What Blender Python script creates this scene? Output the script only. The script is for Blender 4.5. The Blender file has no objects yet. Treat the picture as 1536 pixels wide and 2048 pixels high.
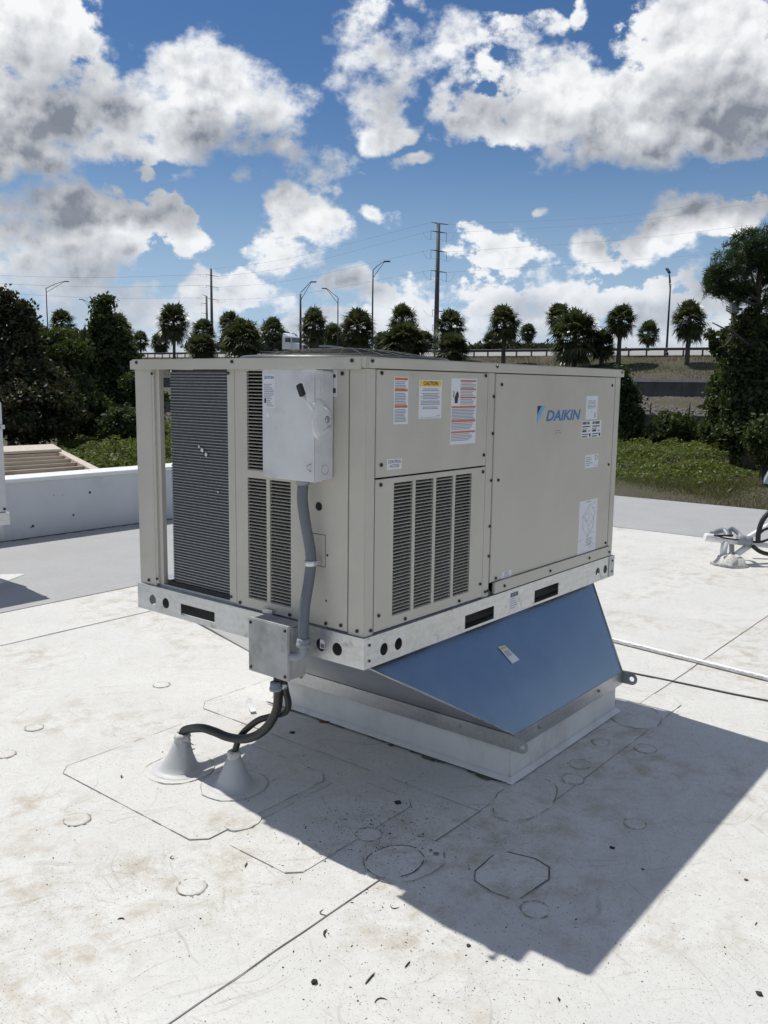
import bpy, bmesh, math, random
import numpy as np
from mathutils import Vector, Matrix

random.seed(7)
rng = np.random.default_rng(11)
C = bpy.context.scene.collection
scene = bpy.context.scene

# ------------------------------------------------------------------ camera
CAM = np.array([-2.0741, -1.7451, 1.5151])
FPX = 1733.0                       # focal length in pixels of a 1536 x 2048 frame
YAW, PITCH, ROLL = math.radians(38.806), math.radians(-8.362), math.radians(0.763)
FW = np.array([math.cos(YAW) * math.cos(PITCH), math.sin(YAW) * math.cos(PITCH), math.sin(PITCH)])
_r = np.array([math.sin(YAW), -math.cos(YAW), 0.0])
_u = np.cross(_r, FW)
RT = _r * math.cos(ROLL) + _u * math.sin(ROLL)
UP = -_r * math.sin(ROLL) + _u * math.cos(ROLL)
cam = bpy.data.cameras.new('camera')
cam.sensor_fit = 'HORIZONTAL'
cam.sensor_width = 36.0
cam.lens = FPX / 1536.0 * 36.0
cam.clip_start = 0.05
cam.clip_end = 6000.0
cam_o = bpy.data.objects.new('camera', cam)
C.objects.link(cam_o)
cam_o.matrix_world = Matrix(((RT[0], UP[0], -FW[0], CAM[0]), (RT[1], UP[1], -FW[1], CAM[1]),
                             (RT[2], UP[2], -FW[2], CAM[2]), (0, 0, 0, 1)))
scene.camera = cam_o
scene.render.resolution_x, scene.render.resolution_y = 768, 1024


def ray(px, py):
    return FW + RT * (px - 768) / FPX - UP * (py - 1024) / FPX


def at(px, py, D):
    """point seen at a photo pixel, D metres deep"""
    return CAM + ray(px, py) * D


def onplane(px, py, ax, val):
    d = ray(px, py)
    return CAM + d * ((val - CAM[ax]) / d[ax])


# ------------------------------------------------------------------ sun, sky, exposure
SUN = Vector((0.0756, 0.549, 1.0)).normalized()
SKY_STRENGTH = 0.071
sun = bpy.data.lights.new('sun', 'SUN')
sun.energy = 4.1
sun.angle = math.radians(0.55)
sun.color = (1.0, 0.968, 0.905)
sun_o = bpy.data.objects.new('sun', sun)
C.objects.link(sun_o)
sun_o.rotation_euler = (-SUN).to_track_quat('-Z', 'Y').to_euler()
sun_o.location = (0, 0, 60)
scene.view_settings.view_transform = 'Standard'
scene.view_settings.look = 'None'
scene.view_settings.exposure = 0.0
scene.view_settings.gamma = 1.0
scene.view_settings.use_curve_mapping = False

world = bpy.data.worlds.new('World')
scene.world = world
world.use_nodes = True
WT = world.node_tree
WT.nodes.clear()


class X:
    """tiny expression builder over Math nodes"""
    def __init__(self, tree, sock):
        self.t, self.s = tree, sock

    def _m(self, op, *a, clamp=False):
        n = self.t.nodes.new('ShaderNodeMath')
        n.operation = op
        n.use_clamp = clamp
        for i, v in enumerate((self,) + a):
            if isinstance(v, X):
                self.t.links.new(v.s, n.inputs[i])
            else:
                n.inputs[i].default_value = v
        return X(self.t, n.outputs[0])

    def __add__(s, o): return s._m('ADD', o)
    __radd__ = __add__
    def __mul__(s, o): return s._m('MULTIPLY', o)
    __rmul__ = __mul__
    def __sub__(s, o): return s._m('SUBTRACT', o)
    def __rsub__(s, o): return (s * -1.0) + o
    def __truediv__(s, o): return s._m('DIVIDE', o)
    def max(s, o): return s._m('MAXIMUM', o)
    def min(s, o): return s._m('MINIMUM', o)
    def pow(s, o): return s._m('POWER', o)
    def gt(s, o): return s._m('GREATER_THAN', o)

    def ramp(s, a, b, smooth=True, lo=0.0, hi=1.0):
        n = s.t.nodes.new('ShaderNodeMapRange')
        n.interpolation_type = 'SMOOTHSTEP' if smooth else 'LINEAR'
        s.t.links.new(s.s, n.inputs[0])
        n.inputs[1].default_value, n.inputs[2].default_value = a, b
        n.inputs[3].default_value, n.inputs[4].default_value = lo, hi
        return X(s.t, n.outputs[0])


def vmath(tree, op, a, b=None, c=None):
    n = tree.nodes.new('ShaderNodeVectorMath')
    n.operation = op
    for i, v in enumerate((a, b, c)):
        if v is None:
            continue
        if isinstance(v, (tuple, list)):
            n.inputs[i].default_value = v
        elif isinstance(v, (int, float)):
            n.inputs['Scale'].default_value = v
        else:
            tree.links.new(v, n.inputs[i])
    return n.outputs['Value'] if op in ('DOT_PRODUCT', 'LENGTH') else n.outputs[0]


def noise(tree, vec, scale, detail=4.0, rough=0.5, dist=0.0, lac=2.0, out=0):
    n = tree.nodes.new('ShaderNodeTexNoise')
    if vec is not None:
        tree.links.new(vec, n.inputs['Vector'])
    n.inputs['Scale'].default_value = scale
    n.inputs['Detail'].default_value = detail
    n.inputs['Roughness'].default_value = rough
    n.inputs['Distortion'].default_value = dist
    n.inputs['Lacunarity'].default_value = lac
    return n.outputs[out]


def mix(tree, fac, a, b, blend='MIX'):
    n = tree.nodes.new('ShaderNodeMix')
    n.data_type = 'RGBA'
    n.blend_type = blend
    for i, v in ((0, fac), (6, a), (7, b)):
        if isinstance(v, X):
            tree.links.new(v.s, n.inputs[i])
        elif isinstance(v, (int, float)):
            n.inputs[i].default_value = v
        elif isinstance(v, (tuple, list)):
            n.inputs[i].default_value = (*v[:3], 1.0)
        else:
            tree.links.new(v, n.inputs[i])
    return n.outputs[2]


# heaps of cumulus: centre and half-size in photo pixels, weight (turned into directions in the sky)
CLOUDS = [
    (40, 90, 190, 150, 1.0), (10, 250, 180, 130, 1.2), (150, 235, 240, 80, 1.1), (250, 290, 160, 50, .9),
    (200, 85, 60, 50, .3), (425, 165, 165, 115, 1.25), (370, 245, 200, 85, 1.1), (520, 200, 110, 95, .9),
    (600, 205, 75, 65, .7), (725, 50, 75, 75, .5), (810, 130, 130, 55, .62), (930, 85, 130, 55, .6),
    (760, 200, 95, 60, .6), (757, 262, 55, 38, .7), (930, 245, 80, 75, .7), (1110, 210, 170, 110, 1.1),
    (1260, 225, 230, 105, 1.3), (1440, 120, 190, 150, 1.2), (1490, 235, 190, 85, 1.2), (1180, 305, 180, 48, .8),
    (650, 330, 80, 50, .6), (495, 362, 62, 24, .42), (372, 357, 50, 24, .35), (290, 350, 40, 22, .3),
    (130, 460, 230, 110, .85), (70, 560, 190, 80, .75), (290, 420, 80, 60, .4), (635, 440, 100, 62, .85),
    (570, 510, 100, 48, .6), (480, 575, 150, 50, .55), (1420, 440, 130, 60, .8), (1290, 480, 150, 52, .75),
    (1010, 490, 110, 48, .65), (1150, 585, 420, 75, .6), (770, 590, 220, 60, .42), (300, 610, 330, 60, .45),
    (300, 690, 520, 90, .52), (900, 685, 520, 95, .55), (1350, 680, 360, 100, .6), (640, 670, 300, 80, .5),
    (700, 150, 50, 40, .5), (860, 60, 60, 36, .45), (565, 300, 55, 36, .5), (680, 375, 45, 22, .4), (520, 290, 40, 30, .4), (830, 250, 40, 26, .35),
        (1075, 407, 18, 12, .4), (770, 430, 60, 22, .36), (360, 475, 40, 35, .4), (1490, 405, 60, 28, .4),
    (1150, 25, 28, 45, .3), (1080, 60, 50, 28, .2), (820, 322, 35, 22, .3), (1450, 600, 200, 90, .5),
]


GEN_OFF = (5.5, 5.5, 0.2)  # shift of the unseen clouds, picked for the adapter's reflection and fill light


def build_sky(T):
    N, L = T.nodes, T.links
    tc = N.new('ShaderNodeTexCoord')
    d0 = vmath(T, 'NORMALIZE', tc.outputs['Generated'])
    hF = (math.cos(YAW), math.sin(YAW), 0.0)
    hR = (math.sin(YAW), -math.cos(YAW), 0.0)

    warp = noise(T, d0, 7.0, 3.0, 0.55, out=1)
    wv = vmath(T, 'MULTIPLY_ADD', warp, (0.11, 0.11, 0.0), (-0.055, -0.055, 0.0))
    gen = X(T, noise(T, vmath(T, 'ADD', d0, GEN_OFF), 3.1, 3.0, 0.5)) * 3.4 - 1.55

    def density(vec, blobs, detail, puffs=True):
        fwd = X(T, vmath(T, 'DOT_PRODUCT', vec, hF))
        safe = fwd.max(0.15)
        a = X(T, vmath(T, 'DOT_PRODUCT', vec, hR)) / safe
        sep = N.new('ShaderNodeSeparateXYZ')
        L.new(vec, sep.inputs[0])
        z = X(T, sep.outputs[2])
        b = z / safe
        # gnomonic coordinates, slightly warped so that no heap is an ellipse
        comb = N.new('ShaderNodeCombineXYZ')
        L.new(a.s, comb.inputs[0]); L.new(b.s, comb.inputs[1])
        P = vmath(T, 'ADD', comb.outputs[0], wv)
        acc = None
        for (cx, cy, rx, ry, w) in blobs:
            r = ray(cx, cy)
            f = r @ np.array(hF)
            ca, cb = (r @ np.array(hR)) / f, r[2] / f
            ix, iy = FPX / rx, FPX / ry
            q = vmath(T, 'MULTIPLY_ADD', P, (ix, iy, 0.0), (-ca * ix, -cb * iy, 0.0))
            dd = X(T, vmath(T, 'DOT_PRODUCT', q, q))
            v = dd._m('MULTIPLY_ADD', -0.55 * w - 0.25, w * 0.66 + 0.05)
            acc = v if acc is None else acc.max(v)
        acc = acc.max(-0.75)
        # the sky goes on outside the frame with unseen clouds set for fill and reflections: loose heaps, fewer towards the zenith
        generic = gen - z * 0.25
        inside = (a._m('ABSOLUTE').ramp(0.62, 0.46)) * (b.ramp(0.55, 0.42)) * fwd.gt(0.2)
        base = inside * acc + (1.0 - inside) * generic
        sc = vmath(T, 'MULTIPLY', vec, (1.0, 1.0, 1.35))
        n1 = X(T, noise(T, sc, 15.0, detail, 0.62))
        if not puffs:
            return base + (n1 - 0.5) * 0.40, z, n1
        vo = N.new('ShaderNodeTexVoronoi')
        L.new(vmath(T, 'MULTIPLY_ADD', warp, (0.05, 0.05, 0.05), sc), vo.inputs['Vector'])
        vo.inputs['Scale'].default_value = 27.0
        bill = X(T, vo.outputs['Distance'])
        return base + (n1 - 0.5) * 1.95 + (X(T, noise(T, sc, 52.0, 4.0, 0.6)) - 0.5) * 0.75 - (bill - 0.45) * 0.50, z, n1

    dens, z, na = density(d0, CLOUDS, 8.0)
    # towards the sun: what stands between this puff and the light
    up = vmath(T, 'NORMALIZE', vmath(T, 'ADD', d0, tuple(np.array((0, 0, 1)) * 0.070 - np.array(hR) * 0.03)))
    big = [c for c in CLOUDS if c[2] * c[3] > 4000]
    dens2, _, _n = density(up, big, 5.0, False)

    wisp = X(T, noise(T, d0, 5.5, 2.0, 0.5)).ramp(0.36, 0.60)
    alpha = ((dens + wisp * 0.14) / (wisp * 0.50 + 0.16)).ramp(0.0, 1.0)
    thick = dens.ramp(0.05, 1.0)
    shade = dens2.ramp(-0.40, 0.95)
    # small billows: lit where the lobes fall away towards the sun
    def lobes(v):
        vo = N.new('ShaderNodeTexVoronoi')
        L.new(vmath(T, 'MULTIPLY_ADD', warp, (0.05, 0.05, 0.05), v), vo.inputs['Vector'])
        vo.inputs['Scale'].default_value = 44.0
        return X(T, noise(T, v, 17.0, 6.0, 0.55)) - X(T, vo.outputs['Distance']) * 0.16
    up2 = vmath(T, 'ADD', d0, tuple(np.array((0, 0, 1)) * 0.0085 - np.array(hR) * 0.005))
    relief = (lobes(d0) - lobes(up2)) * -2.7
    dark = (shade * 0.74 + thick * 0.22 + relief * (thick * 0.8 + 0.2)).max(0.0).min(1.0)
    soft = X(T, noise(T, d0, 26.0, 4.0, 0.55)).ramp(0.25, 0.75) * 0.14 + 0.93
    lo, hi = (0.225, 0.252, 0.305), (0.93, 0.945, 0.96)
    k = 1.0 / SKY_STRENGTH
    ccol = mix(T, (dark * soft).min(1.0), tuple(v * k for v in hi), tuple(v * k for v in lo))
    sky = N.new('ShaderNodeTexSky')
    sky.sky_type = 'NISHITA'
    sky.sun_disc = False
    sky.sun_elevation = math.asin(SUN.z)
    sky.sun_rotation = math.atan2(SUN.x, SUN.y)
    sky.air_density = 1.0
    sky.dust_density = 0.1
    sky.ozone_density = 2.2
    # far heaps near the horizon pale into the air in front of them
    far = z.ramp(0.18, 0.0)
    ccol2 = mix(T, far * 0.45, ccol, tuple(v * k for v in (0.50, 0.60, 0.74)))
    hs = N.new('ShaderNodeHueSaturation')
    hs.inputs['Saturation'].default_value = 1.25
    hs.inputs['Hue'].default_value = 0.507
    L.new(sky.outputs[0], hs.inputs['Color'])
    low = z.ramp(0.36, 0.0)
    blue = mix(T, low * low * 0.9, hs.outputs[0], tuple(v * k for v in (0.40, 0.56, 0.78)))
    out = mix(T, alpha * z.ramp(-0.02, 0.0), blue, ccol2)
    bg = N.new('ShaderNodeBackground')
    bg.inputs['Strength'].default_value = SKY_STRENGTH
    L.new(out, bg.inputs['Color'])
    wo = N.new('ShaderNodeOutputWorld')
    L.new(bg.outputs[0], wo.inputs['Surface'])


build_sky(WT)
world.cycles.sampling_method = 'MANUAL'
world.cycles.sample_map_resolution = 512
scene.cycles.use_adaptive_sampling = True
scene.cycles.adaptive_threshold = 0.02
scene.cycles.max_bounces = 6
scene.cycles.diffuse_bounces = 3
scene.cycles.glossy_bounces = 3
scene.cycles.transparent_max_bounces = 6

# ------------------------------------------------------------------ mesh helpers
class MB:
    def __init__(self):
        self.v, self.f, self.s = [], [], []

    def _add(self, vs, fs, smooth=False):
        k = len(self.v)
        self.v += [tuple(float(c) for c in p) for p in vs]
        self.f += [tuple(i + k for i in f) for f in fs]
        self.s += [smooth] * len(fs)
        return self

    def box(self, lo, hi):
        (a, b, c), (d, e, f) = lo, hi
        vs = [(a, b, c), (d, b, c), (d, e, c), (a, e, c), (a, b, f), (d, b, f), (d, e, f), (a, e, f)]
        return self._add(vs, [(0, 3, 2, 1), (4, 5, 6, 7), (0, 1, 5, 4), (1, 2, 6, 5), (2, 3, 7, 6), (3, 0, 4, 7)])

    def obox(self, c, ax, ay, az):
        c, ax, ay, az = (np.array(t, float) for t in (c, ax, ay, az))
        vs = [c + i * ax + j * ay + k * az for k in (-1, 1) for (i, j) in ((-1, -1), (1, -1), (1, 1), (-1, 1))]
        return self._add(vs, [(0, 3, 2, 1), (4, 5, 6, 7), (0, 1, 5, 4), (1, 2, 6, 5), (2, 3, 7, 6), (3, 0, 4, 7)])

    def quad(self, *p):
        return self._add(p, [tuple(range(len(p)))])

    def plate(self, outer, holes, to3d, t):
        """flat plate with real holes; to3d(u, v, w) places it, thickness along w from 0 to t"""
        from mathutils.geometry import tessellate_polygon
        loops = [outer] + list(holes)
        tri = tessellate_polygon([[Vector((p[0], p[1], 0)) for p in lp] for lp in loops])
        flat = [p for lp in loops for p in lp]
        n = len(flat)
        vs = [to3d(p[0], p[1], 0) for p in flat] + [to3d(p[0], p[1], t) for p in flat]
        fs = [tuple(q) for q in tri] + [tuple(i + n for i in reversed(q)) for q in tri]
        k = 0
        for lp in loops:
            m = len(lp)
            fs += [(k + i, k + (i + 1) % m, n + k + (i + 1) % m, n + k + i) for i in range(m)]
            k += m
        return self._add(vs, fs)

    def prism(self, poly, z0, z1):
        n = len(poly)
        vs = [(x, y, z0) for x, y in poly] + [(x, y, z1) for x, y in poly]
        fs = [tuple(range(n - 1, -1, -1)), tuple(range(n, 2 * n))]
        fs += [(i, (i + 1) % n, n + (i + 1) % n, n + i) for i in range(n)]
        return self._add(vs, fs)

    def tube(self, pts, r, n=10, cap=True, smooth=True):
        pts = [np.array(p, float) for p in pts]
        rs = r if isinstance(r, (list, tuple, np.ndarray)) else [r] * len(pts)
        vs, fs = [], []
        prev = None
        for i, p in enumerate(pts):
            d = pts[min(i + 1, len(pts) - 1)] - pts[max(i - 1, 0)]
            d /= (np.linalg.norm(d) + 1e-12)
            if prev is None:
                a = np.cross(d, (0, 0, 1.0))
                if np.linalg.norm(a) < 1e-3:
                    a = np.cross(d, (0, 1.0, 0))
            else:
                a = prev - d * (prev @ d)
            a /= np.linalg.norm(a)
            prev = a
            b = np.cross(d, a)
            vs += [p + rs[i] * (a * math.cos(t) + b * math.sin(t)) for t in np.linspace(0, 2 * math.pi, n, endpoint=False)]
        for i in range(len(pts) - 1):
            for j in range(n):
                fs.append((i * n + j, i * n + (j + 1) % n, (i + 1) * n + (j + 1) % n, (i + 1) * n + j))
        self._add(vs, fs, smooth)
        if cap:
            k = len(self.v) - len(vs)
            self.f += [tuple(k + j for j in range(n - 1, -1, -1)), tuple(k + (len(pts) - 1) * n + j for j in range(n))]
            self.s += [False, False]
        return self

    def ring(self, c, R, r, axis=(0, 0, 1), n=24, m=6):
        c, ax = np.array(c, float), np.array(axis, float)
        ax /= np.linalg.norm(ax)
        a = np.cross(ax, (0.3, 0.5, 0.81)); a /= np.linalg.norm(a)
        b = np.cross(ax, a)
        vs, fs = [], []
        for i in range(n):
            t = 2 * math.pi * i / n
            o = a * math.cos(t) + b * math.sin(t)
            for j in range(m):
                s = 2 * math.pi * j / m
                vs.append(c + o * (R + r * math.cos(s)) + ax * r * math.sin(s))
        for i in range(n):
            for j in range(m):
                fs.append((i * m + j, ((i + 1) % n) * m + j, ((i + 1) % n) * m + (j + 1) % m, i * m + (j + 1) % m))
        return self._add(vs, fs, True)

    def lathe(self, c, prof, n=20, axis=(0, 0, 1), smooth=True):
        c, ax = np.array(c, float), np.array(axis, float)
        ax /= np.linalg.norm(ax)
        a = np.cross(ax, (0.31, 0.52, 0.79)); a /= np.linalg.norm(a)
        b = np.cross(ax, a)
        vs, fs = [], []
        for (r, h) in prof:
            for j in range(n):
                t = 2 * math.pi * j / n
                vs.append(c + ax * h + r * (a * math.cos(t) + b * math.sin(t)))
        for i in range(len(prof) - 1):
            for j in range(n):
                fs.append((i * n + j, i * n + (j + 1) % n, (i + 1) * n + (j + 1) % n, (i + 1) * n + j))
        self._add(vs, fs, smooth)
        k = len(self.v) - len(vs)
        self.f += [tuple(k + j for j in range(n - 1, -1, -1)), tuple(k + (len(prof) - 1) * n + j for j in range(n))]
        self.s += [False, False]
        return self

    def mesh(self, name, mat=None, bevel=0.0):
        me = bpy.data.meshes.new(name)
        me.from_pydata(self.v, [], self.f)
        me.polygons.foreach_set('use_smooth', self.s)
        bm = bmesh.new()
        bm.from_mesh(me)
        bmesh.ops.recalc_face_normals(bm, faces=bm.faces)
        if bevel:
            es = [e for e in bm.edges if len(e.link_faces) == 2 and e.calc_face_angle(0) > 0.6]
            bmesh.ops.bevel(bm, geom=es, offset=bevel, segments=2, affect='EDGES', clamp_overlap=True)
        bm.to_mesh(me)
        bm.free()
        if mat:
            me.materials.append(mat)
        return me

    def build(self, name, mat, parent=None, bevel=0.0):
        return link(name, self.mesh(name, mat, bevel), parent)


def link(name, me, parent=None, loc=None):
    o = bpy.data.objects.new(name, me)
    C.objects.link(o)
    if parent is not None:
        o.parent = parent
        o.matrix_parent_inverse = WM[parent.name].inverted() if parent.name in WM else Matrix()
    if loc is not None:
        o.location = loc
        WM[o.name] = Matrix.Translation(Vector(loc))
    return o


WM = {}          # world matrices of the empties that carry parts


def thing(name, label, cat, loc=(0, 0, 0), group=None):
    o = bpy.data.objects.new(name, None)
    o.empty_display_size = 0.1
    C.objects.link(o)
    o.location = loc
    WM[o.name] = Matrix.Translation(Vector(loc))
    return tag(o, label, cat, group)


def tag(o, label, cat, group=None):
    o['label'] = label
    o['category'] = cat
    if group:
        o['group'] = group
    return o


def structure(o):
    o['kind'] = 'structure'
    return o


def stuff(o, label=None, cat=None):
    o['kind'] = 'stuff'
    if label:
        tag(o, label, cat)
    return o


def text_mesh(body, size, mat, shear=0.0, offset=0.0, space=1.0, align='CENTER', line=1.0):
    cu = bpy.data.curves.new('lettering', 'FONT')
    cu.body, cu.size, cu.shear, cu.offset = body, size, shear, offset
    cu.space_character, cu.space_line = space, line
    cu.align_x, cu.align_y = align, 'CENTER'
    cu.resolution_u = 3
    ob = bpy.data.objects.new('lettering', cu)
    C.objects.link(ob)
    me = bpy.data.meshes.new_from_object(ob.evaluated_get(bpy.context.evaluated_depsgraph_get()))
    bpy.data.objects.remove(ob)
    me.materials.clear()
    me.materials.append(mat)
    return me


# ------------------------------------------------------------------ materials
def new_mat(name):
    m = bpy.data.materials.new(name)
    m.use_nodes = True
    return m, m.node_tree, m.node_tree.nodes['Principled BSDF']


def pos_of(T, world=True):
    if world:
        return T.nodes.new('ShaderNodeNewGeometry').outputs['Position']
    return T.nodes.new('ShaderNodeTexCoord').outputs['Object']


def bump(T, bsdf, h, strength=0.3, dist=0.002):
    b = T.nodes.new('ShaderNodeBump')
    b.inputs['Strength'].default_value = strength
    b.inputs['Distance'].default_value = dist
    T.links.new(h.s if isinstance(h, X) else h, b.inputs['Height'])
    T.links.new(b.outputs[0], bsdf.inputs['Normal'])


def simple(name, col, rough=0.5, metal=0.0, var=0.12, scale=9.0, dirt=None, dirt_amt=0.0, spec=0.5, bmp=0.0, bscale=200.0, bdist=0.002):
    """plain surface: colour with soft unevenness, optional dirt patches and fine relief"""
    m, T, B = new_mat(name)
    P = pos_of(T)
    n = X(T, noise(T, P, scale, 5.0, 0.6))
    c = mix(T, n.ramp(0.3, 0.7), tuple(v * (1 - var) for v in col), tuple(min(1, v * (1 + var)) for v in col))
    if dirt:
        d = X(T, noise(T, P, scale * 0.6, 6.0, 0.65)).ramp(0.50, 0.70) * dirt_amt
        c = mix(T, d, c, dirt)
    T.links.new(c, B.inputs['Base Color'])
    r = n.ramp(0.2, 0.8, lo=max(0.03, rough - 0.07), hi=min(1, rough + 0.07))
    T.links.new(r.s, B.inputs['Roughness'])
    B.inputs['Metallic'].default_value = metal
    B.inputs['Specular IOR Level'].default_value = spec
    if bmp:
        bump(T, B, noise(T, P, bscale, 3.0, 0.6), bmp, bdist)
    return m


def galvanised(name, col, rough, var=0.18, spangle=70.0, smudge=0.5, metal=0.88, dent=0.25, rvar=0.35):
    m, T, B = new_mat(name)
    P = pos_of(T)
    vo = T.nodes.new('ShaderNodeTexVoronoi')
    T.links.new(P, vo.inputs['Vector'])
    vo.inputs['Scale'].default_value = spangle
    sp = T.nodes.new('ShaderNodeSeparateColor')
    T.links.new(vo.outputs['Color'], sp.inputs[0])
    n = X(T, noise(T, P, 7.0, 6.0, 0.65))
    st = X(T, noise(T, vmath(T, 'MULTIPLY', P, (3.0, 3.0, 40.0)), 1.5, 4.0, 0.6))
    f = X(T, sp.outputs[0]) * 0.10 + n * 0.55 + st * 0.35
    c = mix(T, f.ramp(0.25, 0.75), tuple(v * (1 - var) for v in col), tuple(min(1, v * (1 + var)) for v in col))
    sm = X(T, noise(T, P, 17.0, 6.0, 0.7)).ramp(0.56, 0.72) * smudge
    c = mix(T, sm, c, (0.16, 0.15, 0.135))
    T.links.new(c, B.inputs['Base Color'])
    T.links.new((n * rvar + sm * 0.2 + (rough - rvar * 0.5)).s, B.inputs['Roughness'])
    B.inputs['Metallic'].default_value = metal
    bump(T, B, noise(T, P, 5.0, 3.0, 0.5), dent, 0.004)
    return m


SPOTS = [(1.05, -0.30, .26), (0.30, -0.28, .28), (0.02, -0.40, .18), (0.10, 0.10, .30), (-0.45, 0.28, .30), (1.75, -0.20, .25), (-0.25, 0.42, .22), (-0.6, 1.0, .3)]


def membrane(name, tone, stain=1.0, specks=1.0):
    """white roofing sheet: scuffs, brown water marks, grit"""
    m, T, B = new_mat(name)
    P = pos_of(T)
    base = X(T, noise(T, P, 2.2, 6.0, 0.6))
    c = mix(T, base.ramp(0.3, 0.72), tuple(v * 0.90 for v in tone), tone)
    fine = X(T, noise(T, P, 34.0, 5.0, 0.7))
    c = mix(T, fine.ramp(0.38, 0.70) * 0.45, c, tuple(v * 0.80 for v in tone))
    gran = X(T, noise(T, P, 95.0, 3.0, 0.6))
    c = mix(T, gran.ramp(0.48, 0.68) * 0.35, c, tuple(v * 0.78 for v in tone))
    # brown stains, patchy
    s1 = X(T, noise(T, P, 1.05, 4.0, 0.55)).ramp(0.40, 0.64)
    for (sx, sy, sr) in SPOTS if stain > .5 else ():
        dd = X(T, vmath(T, 'LENGTH', vmath(T, 'MULTIPLY', vmath(T, 'SUBTRACT', P, (sx, sy, 0.0)), (1.0, 1.0, 0.0))))
        s1 = s1.max(dd.ramp(sr, sr * 0.25))
    s2 = X(T, noise(T, P, 7.5, 7.0, 0.72)).ramp(0.42, 0.72)
    c = mix(T, (s1 * s2 * 0.72 * stain).min(0.8), c, (0.35, 0.285, 0.185))
    # scuffs along two directions
    for ang, sc, amt, off in ((0.5, (1.6, 38.0, 1.0), 0.5, 3.0), (-0.85, (2.4, 52.0, 1.0), 0.42, 9.0), (1.4, (3.0, 60.0, 1.0), 0.36, 17.0)):
        mp = T.nodes.new('ShaderNodeMapping')
        mp.inputs['Rotation'].default_value = (0, 0, ang)
        mp.inputs['Location'].default_value = (off, off, 0)
        wob = vmath(T, 'MULTIPLY_ADD', noise(T, P, 1.3, 2.0, 0.5, out=1), (0.7, 0.7, 0.0), P)
        T.links.new(wob, mp.inputs['Vector'])
        q = vmath(T, 'MULTIPLY', mp.outputs[0], sc)
        st = X(T, noise(T, q, 1.6, 3.0, 0.62)).ramp(0.57, 0.70)
        ms = X(T, noise(T, P, 2.7 + off * 0.1, 3.0, 0.5)).ramp(0.40, 0.60)
        c = mix(T, st * ms * amt * 0.75 * stain, c, (0.29, 0.25, 0.19))
    # grit specks
    if specks:
        for scl, thr, keep in ((55.0, 0.12, 0.80), (120.0, 0.16, 0.72)):
            vo = T.nodes.new('ShaderNodeTexVoronoi')
            vo.voronoi_dimensions = '2D'
            T.links.new(P, vo.inputs['Vector'])
            vo.inputs['Scale'].default_value = scl
            spc = T.nodes.new('ShaderNodeSeparateColor')
            T.links.new(vo.outputs['Color'], spc.inputs[0])
            dens = X(T, noise(T, P, 1.7, 3.0, 0.6)).ramp(0.35, 0.75, lo=-0.10, hi=0.16)
            on = X(T, vo.outputs['Distance']).ramp(thr, thr * 0.5) * (X(T, spc.outputs[0]) + dens).gt(keep)
            c = mix(T, on * 0.75 * specks, c, (0.085, 0.075, 0.06))
    T.links.new(c, B.inputs['Base Color'])
    B.inputs['Roughness'].default_value = 0.62
    B.inputs['Specular IOR Level'].default_value = 0.35
    h = X(T, noise(T, P, 3.0, 4.0, 0.55)) * 0.7 + fine * 0.12
    bump(T, B, h, 0.45, 0.018)
    return m


def leafmat(name, cols, trans=0.35, rough=0.55, scale=0.6, gloss=0.05):
    m, T, B = new_mat(name)
    T.nodes.remove(B)
    g = T.nodes.new('ShaderNodeNewGeometry')
    r = X(T, g.outputs['Random Per Island'])
    n = X(T, noise(T, g.outputs['Position'], scale, 3.0, 0.6))
    c = mix(T, (r * 0.6 + n.ramp(0.3, 0.7) * 0.5).min(1.0), cols[0], cols[1])
    if len(cols) > 2:
        c = mix(T, r.gt(0.86), c, cols[2])
    d = T.nodes.new('ShaderNodeBsdfDiffuse')
    t = T.nodes.new('ShaderNodeBsdfTranslucent')
    gl = T.nodes.new('ShaderNodeBsdfGlossy')
    gl.inputs['Roughness'].default_value = rough
    gl.inputs['Color'].default_value = (0.5, 0.55, 0.5, 1)
    T.links.new(c, d.inputs['Color'])
    T.links.new(mix(T, 0.5, c, (cols[1][0] * 1.6, cols[1][1] * 1.7, cols[1][2] * 0.8)), t.inputs['Color'])
    m1 = T.nodes.new('ShaderNodeMixShader'); m1.inputs[0].default_value = trans
    T.links.new(d.outputs[0], m1.inputs[1]); T.links.new(t.outputs[0], m1.inputs[2])
    m2 = T.nodes.new('ShaderNodeMixShader'); m2.inputs[0].default_value = gloss
    T.links.new(m1.outputs[0], m2.inputs[1]); T.links.new(gl.outputs[0], m2.inputs[2])
    T.links.new(m2.outputs[0], T.nodes['Material Output'].inputs['Surface'])
    return m


M = {}
M['roof'] = membrane('white_membrane', (0.67, 0.664, 0.632))
M['roof_edge'] = membrane('grey_membrane', (0.40, 0.40, 0.40), 0.35, 0.4)
M['patch'] = membrane('patch_membrane', (0.68, 0.674, 0.642), 0.9)
M['curb'] = simple('curb_membrane', (0.74, 0.73, 0.70), 0.5, var=0.06, scale=5.0, dirt=(0.33, 0.29, 0.23), dirt_amt=0.35)
M['parapet'] = simple('parapet_membrane', (0.60, 0.61, 0.62), 0.5, var=0.05, scale=2.5, dirt=(0.36, 0.36, 0.36), dirt_amt=0.3)
M['white'] = simple('white_coping', (0.78, 0.78, 0.77), 0.45, var=0.04)
M['line'] = simple('faint_dirt_line', (0.29, 0.26, 0.215), 0.9, var=0.4, scale=30)
M['dirt'] = simple('dirt_line', (0.10, 0.09, 0.075), 0.9, var=0.5, scale=30)
M['stain'] = simple('stain_ring', (0.34, 0.29, 0.21), 0.8, var=0.3, scale=40)
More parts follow.
